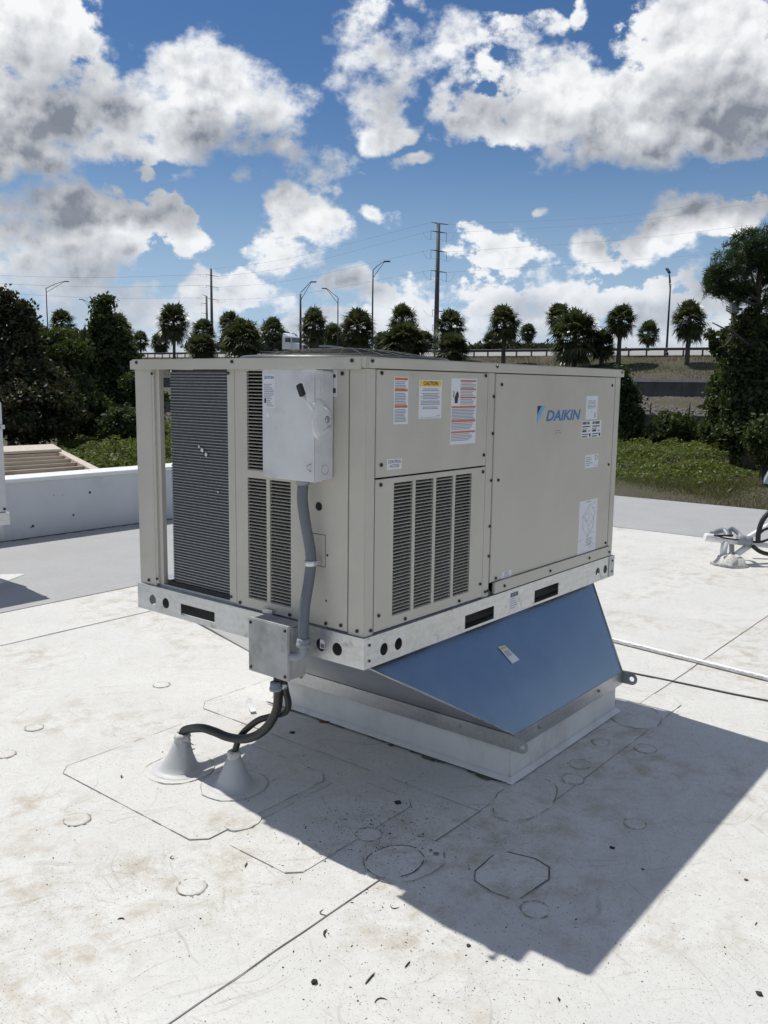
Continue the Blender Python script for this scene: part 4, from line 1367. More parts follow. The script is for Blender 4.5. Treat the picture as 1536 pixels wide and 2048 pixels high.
lump(1492, 1760, .009, 1, 'tan pebble in the sun at the right edge')
lump(872, 1711, .014, 2, 'grey flake next to the round patch in the shadow', 'flake', .15)
lump(862, 1704, .010, 2, 'smaller grey flake above the larger one in the shadow', 'flake', .15)
lump(585, 1467, .018, 0, 'dark leaf clump between the cables and the curb', 'leaf')

def grit(n, spots, size):
    """n loose crumbs, joined: nobody could count them"""
    V, F = [], []
    for _ in range(n):
        cx, cy, sx, sy, = random.choices([s_[:4] for s_ in spots], [s_[4] for s_ in spots])[0]
        x, y = random.gauss(cx, sx), random.gauss(cy, sy)
        if CX0 - .06 < x < CX1 + .06 and CY0 - .06 < y < CY1 + .06:
            continue
        r = size * random.lognormvariate(0, .45)
        a, e_ = random.uniform(0, 6.28), random.choice((1.0, 1.2, 1.6, 2.8))
        k = len(V)
        ux, uy = r * e_ * math.cos(a), r * e_ * math.sin(a)
        vx, vy = -r * math.sin(a), r * math.cos(a)
        z = zroof(x, y) + .0003
        V += [(x + ux, y + uy, z), (x + vx, y + vy, z), (x - ux, y - uy, z), (x - vx, y - vy, z), (x, y, z + r * .9)]
        F += [(k, k + 1, k + 4), (k + 1, k + 2, k + 4), (k + 2, k + 3, k + 4), (k + 3, k, k + 4)]
    me = bpy.data.meshes.new('grit')
    me.from_pydata(V, [], F)
    me.materials.append(m_lit[0])
    return me

spots = [(.10, .02, .16, .12, 6), (-.35, -.55, .35, .30, 5), (.3, -.3, .8, .5, 4), (.2, .5, .4, .4, 3), (-.6, .4, .5, .5, 2), (1.2, -1.0, 1.0, .7, 3), (2.5, 1.0, 1.5, 1.5, 1), (1.5, 3.5, 1.5, 1.5, 1)]
stuff(link('grit', grit(4200, spots, .0009)), 'dark grit and leaf crumbs scattered over the roof', 'grit')

# ------------------------------------------------------------------ land beyond the roof
def zroad(y):
    return 4.75 + (min(max(y, -60.0), 260.0) - 26.7) * 0.0065

def prof(y):
    r = zroad(y)
    return [(-3000, -4.0), (-40, -3.4), (8, -3.2), (20, -2.9), (30, -2.6), (38, -2.5), (46, -2.4), (55, -2.25), (63.6, -2.1), (63.75, -0.95), (66, -.35), (69, .3), (71.6, .85),
            (71.75, 2.05), (74, 2.55), (77, 3.2), (80, 3.85), (83, r - .25), (84.6, r - .05), (111, r + 1.44), (113, r + 1.2), (127, 2.0), (200, 0.5), (900, 0.0), (3500, 0.0)]

ys = np.concatenate([[-3000, -600, -200], np.arange(-60, 261, 4.0), [400, 900, 3000]])
V, F = [], []
nx = len(prof(0))
for j, y in enumerate(ys):
    for i, (x, z) in enumerate(prof(y)):
        wob = 0.0 if (x < 9 or x in (63.6, 63.75, 71.6, 71.75) or x > 83.5) else .12 * math.sin(y * .31 + x) + .08 * math.sin(y * .83 + 2 * x)
        V.append((x, y, z + wob))
for j in range(len(ys) - 1):
    for i in range(nx - 1):
        F.append((j * nx + i, j * nx + i + 1, (j + 1) * nx + i + 1, (j + 1) * nx + i))
m, T, B = new_mat('dry_grass_ground')
P = pos_of(T)
n1 = X(T, noise(T, P, .22, 5.0, .6)); n2 = X(T, noise(T, P, 2.6, 6.0, .7))
c = mix(T, n1.ramp(.40, .62), (.092, .074, .052), (.066, .072, .030))
c = mix(T, n2.ramp(.42, .68) * .7, c, (.052, .048, .026))
T.links.new(c, B.inputs['Base Color']); B.inputs['Roughness'].default_value = .95
bump(T, B, X(T, noise(T, P, 5.0, 6.0, .7)), .9, .12)
me = bpy.data.meshes.new('ground'); me.from_pydata(V, [], F); me.materials.append(m)
me.polygons.foreach_set('use_smooth', [False] * len(F))
structure(link('ground', me))

def strip(name, x0, x1, dz, mat, ya=-60, yb=260):
    m = MB()
    yy = np.arange(ya, yb + 1, 8.0)
    vs = [(x, y, zroad(y) + dz + max(0, x - 85) * .06) for y in yy for x in (x0, x1)]
    m._add(vs, [(2 * i, 2 * i + 1, 2 * i + 3, 2 * i + 2) for i in range(len(yy) - 1)])
    return m.build(name, mat)

asphalt = simple('asphalt', (.075, .075, .078), .9, var=.15, scale=2.0)
concrete = simple('pale_concrete', (.46, .45, .42), .85, var=.12, scale=1.5, dirt=(.25, .24, .21), dirt_amt=.5)
conc_dark = simple('stained_concrete', (.085, .082, .080), .9, var=.25, scale=.8, dirt=(.045, .045, .04), dirt_amt=.8)
structure(strip('highway', 85.0, 110.0, .0, simple('worn_concrete_road', (.30, .29, .275), .9, var=.1, scale=.5)))
structure(strip('road_shoulder', 84.2, 85.3, .03, concrete))
structure(strip('road_line', 86.6, 86.8, .006, M['white']))

# guardrail along the near shoulder
gm = simple('weathered_guardrail', (.085, .085, .082), .6, metal=.3, var=.2)
gr = thing('guardrail', 'long dark steel guardrail along the highway embankment', 'guardrail', (85.5, 60, zroad(60)))
wp = [(0, .50), (.03, .53), (.03, .58), (-.02, .63), (.03, .68), (.03, .74), (0, .78), (-.03, .74), (-.03, .52)]
for y0 in np.arange(12, 150, 7.6):
    y1_ = y0 + 7.62
    m = MB()
    n = len(wp)
    vs = [(84.55 + a, y0, zroad(y0) + z_) for a, z_ in wp] + [(84.55 + a, y1_, zroad(y1_) + z_) for a, z_ in wp]
    m._add(vs, [(i, (i + 1) % n, n + (i + 1) % n, n + i) for i in range(n)] + [tuple(range(n)), tuple(range(2 * n - 1, n - 1, -1))])
    m.build('beam', gm, gr)
post_me = MB().box((-.06, -.07, -.3), (.06, .07, .72)).mesh('post', gm)
for y in np.arange(13, 150, 1.9):
    link('post', post_me, gr, (84.66, float(y), zroad(float(y))))

# two retaining walls below the highway
def ret_wall(name, label, x, y0, y1_, z0, z1, pw_, cap):
    t = thing(name, label, 'retaining wall', (x, (y0 + y1_) / 2, z0))
    me_ = MB().box((-.14, 0.012, 0), (.14, pw_ - .012, z1 - z0)).mesh('panel', conc_dark)
    for k in range(int((y1_ - y0) / pw_)):
        link('panel', me_, t, (x, y0 + k * pw_, z0))
    me_ = MB().box((-.155, .006, 0), (.16, pw_ - .006, .35)).mesh('plank', conc_dark)
    if cap:
        for k in range(int((y1_ - y0) / 4.8)):
            MB().box((x - .22, y0 + k * 4.8 + .004, z1 + .002), (x + .3, y0 + (k + 1) * 4.8 - .004, z1 + .26)).build('cap', concrete if cap > 1 else conc_dark, t)
    return t

ret_wall('retaining_wall', 'upper concrete retaining wall with pale cap below the highway', 71.55, 6, 120, .55, 2.05, 2.4, 2)
ret_wall('retaining_wall', 'lower dark retaining wall above the green vines', 63.55, 6, 120, -2.3, -.75, 2.4, 1)

# riprap between the walls
rk = simple('grey_rubble', (.115, .105, .095), .95, var=.4, scale=3.0, bmp=.6, bscale=8.0)
V, F = [], []
for _ in range(5200):
    y = random.uniform(12, 60); x = random.uniform(63.9, 71.3)
    z = np.interp(x, [63.7, 66, 69, 71.6], [-.95, -.35, .3, .85])
    r = random.uniform(.08, .26)
    k = len(V)
    for sx, sy, sz in ((1, 0, 0), (0, 1, 0), (-1, 0, 0), (0, -1, 0), (0, 0, 1)):
        V.append((x + (sx * r + random.uniform(-.3, .3) * r), y + sy * r * 1.3 + random.uniform(-.3, .3) * r, z + sz * r * .55 + random.uniform(-.1, .1) * r))
    F += [(k, k + 1, k + 4), (k + 1, k + 2, k + 4), (k + 2, k + 3, k + 4), (k + 3, k, k + 4)]
me = bpy.data.meshes.new('rubble'); me.from_pydata(V, [], F); me.materials.append(rk)
stuff(link('rubble', me), 'grey rubble slope between the two retaining walls', 'rubble')
for px, lb in ((1300, 'left of the two thin fence posts on the rubble slope'), (1378, 'right of the two thin fence posts on the rubble slope')):
    d = ray(px, 838); p = CAM + d * ((64.6 - CAM[0]) / d[0])
    o = MB().tube([(p[0], p[1], -.8), (p[0], p[1], .45)], .05, 6).build('fence_post', M['black'])
    tag(o, lb, 'post', 'fence posts on the slope')

# ------------------------------------------------------------------ foliage
L_dark = leafmat('dark_broadleaf', [(.022, .034, .013), (.050, .070, .020), (.095, .105, .022)], .30)
L_vine = leafmat('vine_leaf', [(.062, .088, .020), (.122, .150, .033), (.195, .20, .048)], .40, scale=.3)
L_vined = leafmat('yellowing_vine_leaf', [(.026, .040, .013), (.062, .082, .020), (.130, .135, .028)], .36)
L_dry = leafmat('dry_grass', [(.056, .045, .031), (.096, .077, .053), (.070, .074, .031)], .25, scale=.15)
L_cyp = leafmat('cypress_leaf', [(.022, .030, .014), (.052, .050, .022), (.092, .060, .030)], .25)
L_palm = leafmat('palm_leaf', [(.040, .054, .022), (.078, .094, .036), (.140, .130, .066)], .24, .38, .6, .13)
L_pine = leafmat('pine_needles', [(.026, .046, .018), (.052, .082, .026)], .25)
L_grass = leafmat('field_grass', [(.085, .080, .032), (.125, .125, .048), (.17, .15, .075)], .3, scale=.2)
L_far = leafmat('far_trees', [(.030, .042, .022), (.055, .070, .034)], .2)
bark = simple('bark', (.075, .060, .046), .95, var=.3, scale=6, bmp=.8, bscale=14)
palm_bark = simple('palm_bark', (.085, .075, .062), .95, var=.35, scale=8, bmp=.8, bscale=10)


def quads_mesh(name, V4, mat):
    """V4: (n, 4, 3) array of leaf corners"""
    n = len(V4)
    me = bpy.data.meshes.new(name)
    me.vertices.add(4 * n); me.loops.add(4 * n); me.polygons.add(n)
    me.vertices.foreach_set('co', np.asarray(V4, np.float32).ravel())
    me.loops.foreach_set('vertex_index', np.arange(4 * n, dtype=np.int32))
    me.polygons.foreach_set('loop_start', np.arange(0, 4 * n, 4, dtype=np.int32))
    me.polygons.foreach_set('loop_total', np.full(n, 4, np.int32))
    me.update(calc_edges=True)
    me.materials.append(mat)
    return me


def unit(v):
    return v / (np.linalg.norm(v, axis=-1, keepdims=True) + 1e-9)


def leaves(P, size, nrm=None, aspect=1.9, up=.25):
    """leaf quads at points P, facing roughly nrm"""
    n = len(P)
    N = unit(rng.normal(size=(n, 3)) + (0 if nrm is None else nrm * 1.1) + np.array((0, 0, up)))
    a = unit(np.cross(N, rng.normal(size=(n, 3))))
    b_ = np.cross(N, a)
    s = (size * rng.lognormal(0, .3, n))[:, None]
    L, W = a * s * aspect * .5, b_ * s * .5
    return np.stack([P - L, P + W - L * .1, P + L, P - W - L * .1], 1)


def clumps(blobs, per, n_clump, sig, size, shell=.75, droop=0.0):
    out = []
    for (c, r, w) in blobs:
        c, r = np.array(c, float), np.array(r, float)
        k = max(4, int(n_clump * w))
        d = unit(rng.normal(size=(k, 3)))
        rad = np.where(rng.random(k) < shell, rng.uniform(.72, 1.08, k), rng.uniform(.1, .75, k))
        cc = d * rad[:, None] * r
        pts = np.repeat(cc, per, 0) + rng.normal(size=(k * per, 3)) * sig * np.array((1, 1, .6))
        if droop:
            pts[:, 2] -= np.abs(rng.normal(size=len(pts))) * droop
        nr = np.repeat(d, per, 0)
        out.append(leaves(pts + c, size, nr))
    return np.concatenate(out)


def ground_z(x, y):
    return float(np.interp(x, *zip(*prof(y))))


def broad_tree(label, name, D, spec, trunk, mat, size, per=26, ncl=60, sig=.35, group=None, extra=None):
    """spec: list of crown masses in photo pixels (cx, cy, rx, ry, weight); D metres away"""
    k = D / FPX
    base = at(trunk[0], trunk[1], D)
    gz = ground_z(base[0], base[1])
    t = thing(name, label, 'tree', (float(base[0]), float(base[1]), gz), group)
    bl = []
    for (cx, cy, rx, ry, w) in spec:
        dd = D + random.uniform(-1, 1) * rx * k * .4
        bl.append((at(cx, cy, dd), (rx * k, rx * k, ry * k), w))
    link('crown', quads_mesh('crown', clumps(bl, per, ncl, sig, size), mat), t)
    m = MB()
    b0 = np.array((base[0], base[1], gz - .2))
    tops = sorted(bl, key=lambda q: -q[0][2])
    top = np.array(tops[0][0])
    m.tube(smooth_path([b0, b0 * .6 + top * .4 + (.2, .1, 0), top], 5), list(np.linspace(.22, .03, 11)), 8)
    for q in bl[:8]:
        m.tube([b0 * .55 + top * .45, (b0 * .3 + np.array(q[0]) * .7), np.array(q[0])], [.10, .06, .02], 5)
    m.build('trunk', bark, t)
    return t


# left: cypress, vine tangle, vine-draped tree, low shrubs
broad_tree('feathery brownish cypress tree at the left picture edge', 'cypress_tree', 46,
           [(-2, 622, 8, 26, .4), (4, 592, 4, 10, .12), (46, 650, 8, 20, .3), (43, 618, 3, 9, .1), (40, 702, 24, 26, .8), (2, 702, 28, 40, 1.0), (30, 760, 70, 60, 2.2), (60, 820, 85, 60, 2.4), (100, 800, 40, 55, 1.3), (-40, 740, 60, 130, 1.6)],
           (20, 890), L_cyp, .12, per=95, ncl=80, sig=.30)
broad_tree('yellow-green vine tangle between cypress and tall vine tree', 'vine_tree', 54,
           [(88, 705, 26, 26, .9), (118, 690, 24, 26, .9), (140, 708, 24, 22, .8), (110, 770, 56, 50, 2), (150, 820, 56, 46, 1.8), (72, 690, 14, 24, .4)], (120, 880), L_vined, .13, per=90, ncl=64, sig=.34)
broad_tree('tall dark tree draped in vines left of the unit', 'vine_tree', 60,
           [(206, 656, 12, 20, .5), (205, 628, 4, 12, .12), (200, 608, 2, 7, .06), (211, 604, 2, 8, .06), (186, 686, 16, 20, .6), (232, 682, 16, 24, .7), (195, 720, 38, 44, 1.5), (235, 730, 34, 50, 1.5), (210, 790, 58, 60, 2.2), (236, 830, 50, 45, 1.6), (180, 835, 42, 40, 1.4), (262, 790, 22, 34, .7), (166, 690, 10, 24, .35)],
           (210, 872), L_dark, .14, per=90, ncl=70, sig=.34)
for (lb, D, spec, tr) in (('low dark shrub at the foot of the vine tree', 52, [(245, 845, 30, 26, 1.2), (225, 860, 24, 18, .8)], (240, 878)),
                          ('round shrub partly hidden behind the unit post', 56, [(285, 838, 32, 36, 1.4), (300, 800, 30, 30, 1.0), (280, 770, 30, 20, .8)], (290, 880)),
                          ('low vine mound under the retaining wall, right of unit', 57, [(1345, 850, 34, 22, 1.4), (1318, 872, 34, 14, 1.0), (1370, 868, 26, 16, .9)], (1345, 885)),
                          ('leafy shrub hugging the right side of the unit', 58, [(1252, 810, 26, 50, 1.4), (1248, 860, 34, 30, 1.2), (1235, 770, 16, 34, .8)], (1250, 890)),
                          ('yellow-green vine skirt at the foot of the right pine', 44, [(1462, 700, 16, 40, .8), (1452, 790, 22, 50, 1.1), (1470, 850, 40, 44, 1.6), (1520, 860, 40, 40, 1.2), (1440, 860, 26, 26, .8)], (1470, 900)),
                          ('weedy bush at the right picture edge below the pine', 36, [(1530, 870, 16, 26, .8), (1545, 900, 24, 24, .8)], (1532, 905))):
    t = broad_tree(lb, 'shrub', D, spec, tr, L_vined if 'vine' in lb or 'weedy' in lb else L_dark, .12, per=90, ncl=50, sig=.24)
    t['category'] = 'shrub'

# ground cover of vines and a strip of mown grass
def cover(n, inside, hfun, size, mat, name, label, cat, blade=False):
    pts = []
    while len(pts) < n:
        q = inside()
        pts.append((q[0], q[1], ground_z(q[0], q[1]) + hfun(*q) * random.uniform(.25, 1.0)))
    P_ = np.array(pts)
    if blade:
        s = rng.uniform(.5, 1.2, len(P_))[:, None] * size
        P_[:, 2] = [ground_z(a, b_) for a, b_, _ in P_]
        lean = rng.normal(size=P_.shape) * .35 * size; lean[:, 2] = 0
        w = unit(rng.normal(size=P_.shape) * (1, 1, 0)) * .018
        tip = P_ + lean + s * np.array((0, 0, 1.0))
        Q = np.stack([P_ - w, P_ + w, tip + w * .15, tip - w * .15], 1)
    else:
        Q = leaves(P_, size, np.tile(np.array((0, 0, 1.2)), (len(P_), 1)))
    stuff(link(name, quads_mesh(name, Q, mat)), label, cat)

hv = lambda x, y: .22 + 1.1 * max(0, math.sin(x * .33 + 2.1 * math.sin(y * .17)) * math.sin(y * .29 + 1.0)) ** 2 + .35 * max(0, math.sin(x * 1.1 + y * .7) * math.sin(y * .9 - x * .4)) + .45 * max(0, math.sin(x * .7 + 1.3 * math.sin(y * .31)) * math.sin(y * .53 + x * .2)) + .25 * max(0, math.sin(x * 1.9) * math.sin(y * 1.6))
def inR():
    while True:
        x, y = random.uniform(31.5, 63), random.uniform(2, 36)
        if math.sin(x * .9 + 1.7 * math.sin(y * .5)) * math.sin(y * .8 + .6 * x) < -.45 and random.random() < .8:
            continue
        if random.random() < min(1, max(.02, (x - 33.5 - 2.2 * math.sin(y * .8) - 1.3 * math.sin(y * 2.1)) / 5)):
            return x, y
def inL():
    while True:
        d = random.uniform(26, 66); px = random.uniform(110, 350)
        r_ = ray(px, 760); return CAM[0] + r_[0] * d, CAM[1] + r_[1] * d
cover(180000, inR, lambda x, y: hv(x, y) * min(1, max(.12, (x - 33) / 9)), .080, L_vine, 'vines', 'green vines covering the ground right of the unit', 'vines')
cover(120000, inL, lambda x, y: hv(x, y) * 1.3, .085, L_vine, 'vines', 'green vines covering the ground behind the left parapet', 'vines')
def inG():
    return random.uniform(26, 37.5) + 1.0 * math.sin(random.random() * 6), random.uniform(4, 26)
cover(60000, inG, lambda x, y: .2, .13, L_grass, 'grass', 'dry mown grass beyond the right roof edge', 'grass', True)
def inE():
    return random.uniform(72.3, 84), random.uniform(10, 130)
cover(40000, inE, lambda x, y: .2, .20, L_dry, 'grass', 'dry grass on the highway embankment', 'grass', True)

# ------------------------------------------------------------------ cabbage palms
def palm_crown(seed, n, lo, hi, blades=19):
    r_ = np.random.default_rng(seed)
    Q = []
    for i in range(n):
        az = i * 2.399963 + r_.normal(0, .2)
        el = math.radians(lo + (hi - lo) * ((i + .5) / n) + r_.normal(0, 7))
        d = np.array((math.cos(az) * math.cos(el), math.sin(az) * math.cos(el), math.sin(el)))
        lat = unit(np.cross(d, (0, 0, 1.0)) + 1e-6)
        nr = np.cross(lat, d)
        p = r_.uniform(.34, .50)
        c0 = d * p - np.array((0, 0, .05))
        Q.append([d * .02 - lat * .012, d * .02 + lat * .012, c0 + lat * .010, c0 - lat * .010])
        L = r_.uniform(.46, .56)
        for k in range(blades):
            a = (k / (blades - 1) - .5) * math.radians(215)
            v = d * math.cos(a) + lat * math.sin(a) + nr * (.25 - .35 * abs(math.sin(a)))
            v = v / np.linalg.norm(v)
            w = unit(np.cross(v, nr)) * .030
            l_ = L * (1 - .25 * abs(a) / 1.9) * r_.uniform(.85, 1.1)
            mid = c0 + v * l_ * .6
            tip = c0 + v * l_ - np.array((0, 0, r_.uniform(.06, .20)))
            Q.append([c0, mid + w, tip, mid - w])
    return np.array(Q)

PALM = [quads_mesh('crown', palm_crown(s_, n, lo, hi), L_palm) for s_, n, lo, hi in ((1, 76, -64, 84), (2, 66, -52, 84), (3, 86, -76, 84))]
BUSH = [quads_mesh('crown', palm_crown(s_, n, lo, hi), L_palm) for s_, n, lo, hi in ((5, 74, -55, 85), (6, 84, -65, 85))]
trunk_me = MB().tube([(0, 0, 0), (.03, .01, .3), (.0, .0, .62), (.02, 0, 1.0)], [1.15, 1.0, .9, 1.05], 9).mesh('trunk', palm_bark)

# px, crown centre y, crown half-width, stretch, X line, bush?, label
palms = [
    (75, 668, 24, 1.0, 80, 0, 'palm whose fronds show left of the leftmost lamp post'),
    (124, 645, 27, 1.0, 80, 0, 'palm directly right of the leftmost lamp post'),
    (134, 684, 28, 1.1, 78, 1, 'low shaggy palm below another, right of the leftmost lamp post'),
    (238, 662, 30, 1.3, 78, 0, 'shaggy palm leaning out behind the vine-draped tree'),
    (281, 682, 19, 1.1, 114, 0, 'small round palm first right of the vine-draped tree'),
    (320, 685, 20, 1.1, 114, 0, 'small palm just left of the tall double palm'),
    (347, 645, 34, 1.2, 79, 0, 'tall full palm left of the far power poles'),
    (407, 662, 26, 1.0, 114, 0, 'palm at the foot of the far power poles'),
    (406, 695, 30, .9, 78, 1, 'bushy young palm under the far power poles'),
    (460, 648, 25, 1.1, 114, 0, 'palm just right of the far power poles'),
    (486, 680, 42, 1.0, 79, 1, 'wide bushy palm between power poles and truck'),
    (546, 665, 29, 1.1, 114, 0, 'palm left of the white truck'),
    (627, 652, 30, 1.3, 79, 0, 'palm right behind the curved lamp post by the truck'),
    (667, 672, 22, 1.2, 114, 1, 'small shaggy tree-like palm behind the thin far lamp post'),
    (716, 655, 37, 1.1, 79, 0, 'broad round palm left of the tallest lamp post'),
    (765, 682, 16, 1.2, 114, 0, 'small palm right of the tallest lamp post'),
    (806, 637, 30, 1.0, 80, 0, 'upper crown of the big palm cluster left of the tall power pole'),
    (808, 688, 48, .95, 78, 1, 'very wide bushy palm left of the tall power pole'),
    (850, 682, 22, 1.0, 114, 0, 'small palm at the left foot of the tall power pole'),
    (901, 652, 34, 1.0, 80, 0, 'palm crown directly right of the tall power pole'),
    (904, 698, 36, .9, 78, 1, 'young bushy palm below the crown beside the tall power pole'),
    (1009, 646, 34, 1.15, 79, 0, 'single palm with dark trunk midway right of the power pole'),
    (985, 680, 20, .9, 114, 1, 'low palm tucked left behind the single dark-trunked palm'),
    (1056, 664, 18, 1.0, 114, 0, 'smallest slim palm standing alone against the clouds'),
    (1119, 632, 28, 1.0, 112, 0, 'palm crown peeking above the widest bushy palm'),
    (1150, 672, 50, 1.05, 77, 1, 'widest bushy palm above the right half of the unit'),
    (1205, 690, 26, 1.2, 79, 1, 'dark low palm filling in right of the widest bushy palm'),
    (1241, 640, 32, 1.05, 79, 0, 'tall palm with clear trunk above the unit right corner'),
    (1297, 666, 24, 1.1, 112, 0, 'round palm left of the rightmost lamp post'),
    (1379, 640, 36, 1.15, 79, 0, 'full round palm with clear trunk left of the right pine'),
]
for i, (px, py, rw, stz, xl, bush, lb) in enumerate(palms):
    d = ray(px, py)
    D = (xl - CAM[0]) / d[0]
    c = CAM + d * D
    R = rw * D / FPX * (1.38 if bush else 1.30)
    gz = ground_z(c[0], c[1])
    t = thing('cabbage_palm', lb, 'palm tree', (float(c[0]), float(c[1]), gz), 'palms along the highway')
    o = link('crown', (BUSH if bush else PALM)[i % (2 if bush else 3)], t)
    o.matrix_parent_inverse = Matrix()
    o.location = (0, 0, float(c[2]) - gz)
    o.scale = (R, R, R * stz)
    o.rotation_euler = (random.uniform(-.12, .12), random.uniform(-.12, .12), i * 1.7)
    h = max(.3, float(c[2]) - gz)
    o = link('trunk', trunk_me, t)
    o.matrix_parent_inverse = Matrix()
    o.location = (0, 0, -.2)
    o.scale = (.22, .22, h + .2)

# ------------------------------------------------------------------ big pine on the right
DP = 42.0
kp = DP / FPX
pb = at(1500, 880, DP)
gz = ground_z(pb[0], pb[1])
pt = thing('pine_tree', 'big dark pine with vine-covered trunk at the right picture edge', 'tree', (float(pb[0]), float(pb[1]), gz))
blobs = [(1458, 545, 42, 40, 1.2), (1436, 572, 26, 24, .7), (1500, 500, 44, 38, 1.2), (1545, 500, 50, 50, 1.4), (1530, 560, 50, 50, 1.4), (1480, 590, 34, 20, .7), (1430, 552, 18, 18, .5), (1590, 560, 60, 80, 1.6), (1520, 640, 34, 40, .8)]
tufts = []
for (cx, cy, rx, ry, w) in blobs:
    k_ = int(125 * w)
    d = unit(rng.normal(size=(k_, 3)))
    rad = np.where(rng.random(k_) < .8, rng.uniform(.7, 1.08, k_), rng.uniform(.1, .7, k_))[:, None]
    tufts.append(at(cx, cy, DP + random.uniform(-.6, .6)) + d * rad * np.array((rx * kp, rx * kp, ry * kp)))
tufts = np.concatenate(tufts)
n_n = 34
base = np.repeat(tufts, n_n, 0)
dirs = unit(rng.normal(size=base.shape) + np.array((0, 0, .35)))
Ls = rng.uniform(.16, .30, (len(base), 1))
base = base + rng.normal(size=base.shape) * .07
w = unit(np.cross(dirs, rng.normal(size=base.shape))) * .014
link('crown', quads_mesh('crown', np.stack([base - w, base + w, base + dirs * Ls + w * .2, base + dirs * Ls - w * .2], 1), L_pine), pt)
vb = [(at(px, py, DP + .3), (rx * kp, rx * kp, ry * kp), w_) for px, py, rx, ry, w_ in ((1508, 655, 26, 40, 1.0), (1512, 720, 42, 50, 1.5), (1508, 790, 46, 50, 1.6), (1500, 850, 50, 40, 1.5), (1545, 760, 40, 110, 2.0), (1478, 740, 20, 60, 1.0), (1478, 820, 26, 50, 1.0))]
link('vine_sleeve', quads_mesh('vine_sleeve', clumps(vb, 95, 66, .24, .115, droop=.3), L_dark), pt)
m = MB()
tp = [np.array((pb[0], pb[1], gz - .2)), at(1506, 760, DP), at(1512, 640, DP), at(1520, 540, DP), at(1528, 470, DP)]
m.tube(smooth_path(tp, 4), list(np.linspace(.32, .05, 17)), 9)
m.build('trunk', bark, pt)
for pts in ([(1508, 700), (1470, 668), (1450, 658), (1424, 645)], [(1512, 610), (1480, 600), (1445, 585)], [(1514, 600), (1485, 575), (1460, 545)], [(1516, 590), (1500, 540), (1490, 505)], [(1470, 668), (1452, 690), (1436, 700)]):
    P_ = smooth_path([at(a, b_, DP - .2) for a, b_ in pts], 4)
    MB().tube(P_, list(np.linspace(.085, .025, len(P_))), 6).build('limb', bark, pt)
lv = np.concatenate([clumps([(at(a, b_, DP - .2), (8 * kp, 8 * kp, 7 * kp), 1)], 16, 6, .10, .10) for a, b_ in ((1432, 690), (1440, 702), (1428, 678), (1420, 668), (1450, 708), (1424, 702))])
link('leafy_spray', quads_mesh('leafy_spray', lv, L_dark), pt)
# service pole half hidden behind it
DU = 60
up_ = thing('utility_pole', 'wooden utility pole with bracket half hidden behind the pine', 'pole', tuple(at(1469, 760, DU)))
pz = at(1469, 615, DU)
MB().tube([(pz[0], pz[1], ground_z(pz[0], pz[1])), tuple(pz)], .20, 8).build('pole', bark, up_)
MB().obox(at(1469, 617, DU - .3), RT * .26, UP * .33, FW * .2).build('equipment_can', simple('pole_can', (.16, .165, .17), .6), up_)
for dy in (0, 5, 10):
    MB().tube([at(1466, 618 + dy, DU), at(1452, 612 + dy * .8, DU)], .05, 5).build('bracket', bark, up_)

# ------------------------------------------------------------------ far wood beyond the highway
Q = []
for _ in range(46):                # thicket on the far shoulder, closer behind the palms
    px = random.uniform(370, 800) if random.random() < .75 else random.uniform(800, 1330)
    d = ray(px, 700); D_ = (random.uniform(114, 124) - CAM[0]) / d[0]
    hpx = random.uniform(18, 44) if px < 800 else random.uniform(8, 16)
    c_ = at(px, 706 - hpx * .5, D_); k_ = D_ / FPX
    Q.append(clumps([(c_, (random.uniform(14, 26) * k_, random.uniform(14, 26) * k_, hpx * .62 * k_), 1)], 40, 40, .45, .28))
for _ in range(90):
    y = random.uniform(10, 260); x = random.uniform(150, 190)
    h = random.uniform(3.5, 6.8)
    Q.append(clumps([((x, y, 2.2 + h * .5), (random.uniform(2.5, 5), random.uniform(2.5, 5), h * .62), 1)], 14, 26, .6, .55))
stuff(link('far_wood', quads_mesh('far_wood', np.concatenate(Q), L_far)), 'low dark wood on the horizon beyond the highway', 'wood')

# ------------------------------------------------------------------ street lamps
lm = simple('dark_lamp_metal', (.035, .036, .040), .5, metal=.4)
def lamp(px, ytop, xl, arm, label, r=.11):
    d = ray(px, ytop); D = (xl - CAM[0]) / d[0]
    c = CAM + d * D
    gz_ = zroad(c[1]) - .05 + max(0, xl - 85) * .06
    t = thing('street_lamp', label, 'street lamp', (float(c[0]), float(c[1]), gz_), 'street lamps along the highway')
    MB().tube([(c[0], c[1], gz_), (c[0], c[1], c[2])], [r * 1.15, r * .75], 8).build('pole', lm, t)
    MB().lathe((c[0], c[1], gz_), [(r * 2, 0), (r * 2, .25), (r * 1.3, .4)], 8).build('base', lm, t)
    a = [at(ax, ay, D) for ax, ay in arm]
    MB().tube(a, .055, 6).build('arm', lm, t)
    low = np.array((c[0], c[1], c[2] - .9))
    MB().tube([low, a[-1] * .8 + a[-2] * .2], .045, 6).build('arm_brace', lm, t)
    e_ = a[-1]
    dr_ = unit(a[-1] - a[-2]); dr_[2] *= .1; dr_ = unit(dr_)
    sd = unit(np.cross(dr_, (0, 0, 1.0)))
    h_ = MB()
    h_.obox(e_ + dr_ * .28, dr_ * .42, sd * .17, np.array((0, 0, .075)))
    h_.build('lamp_head', lm, t, .03)
    return t

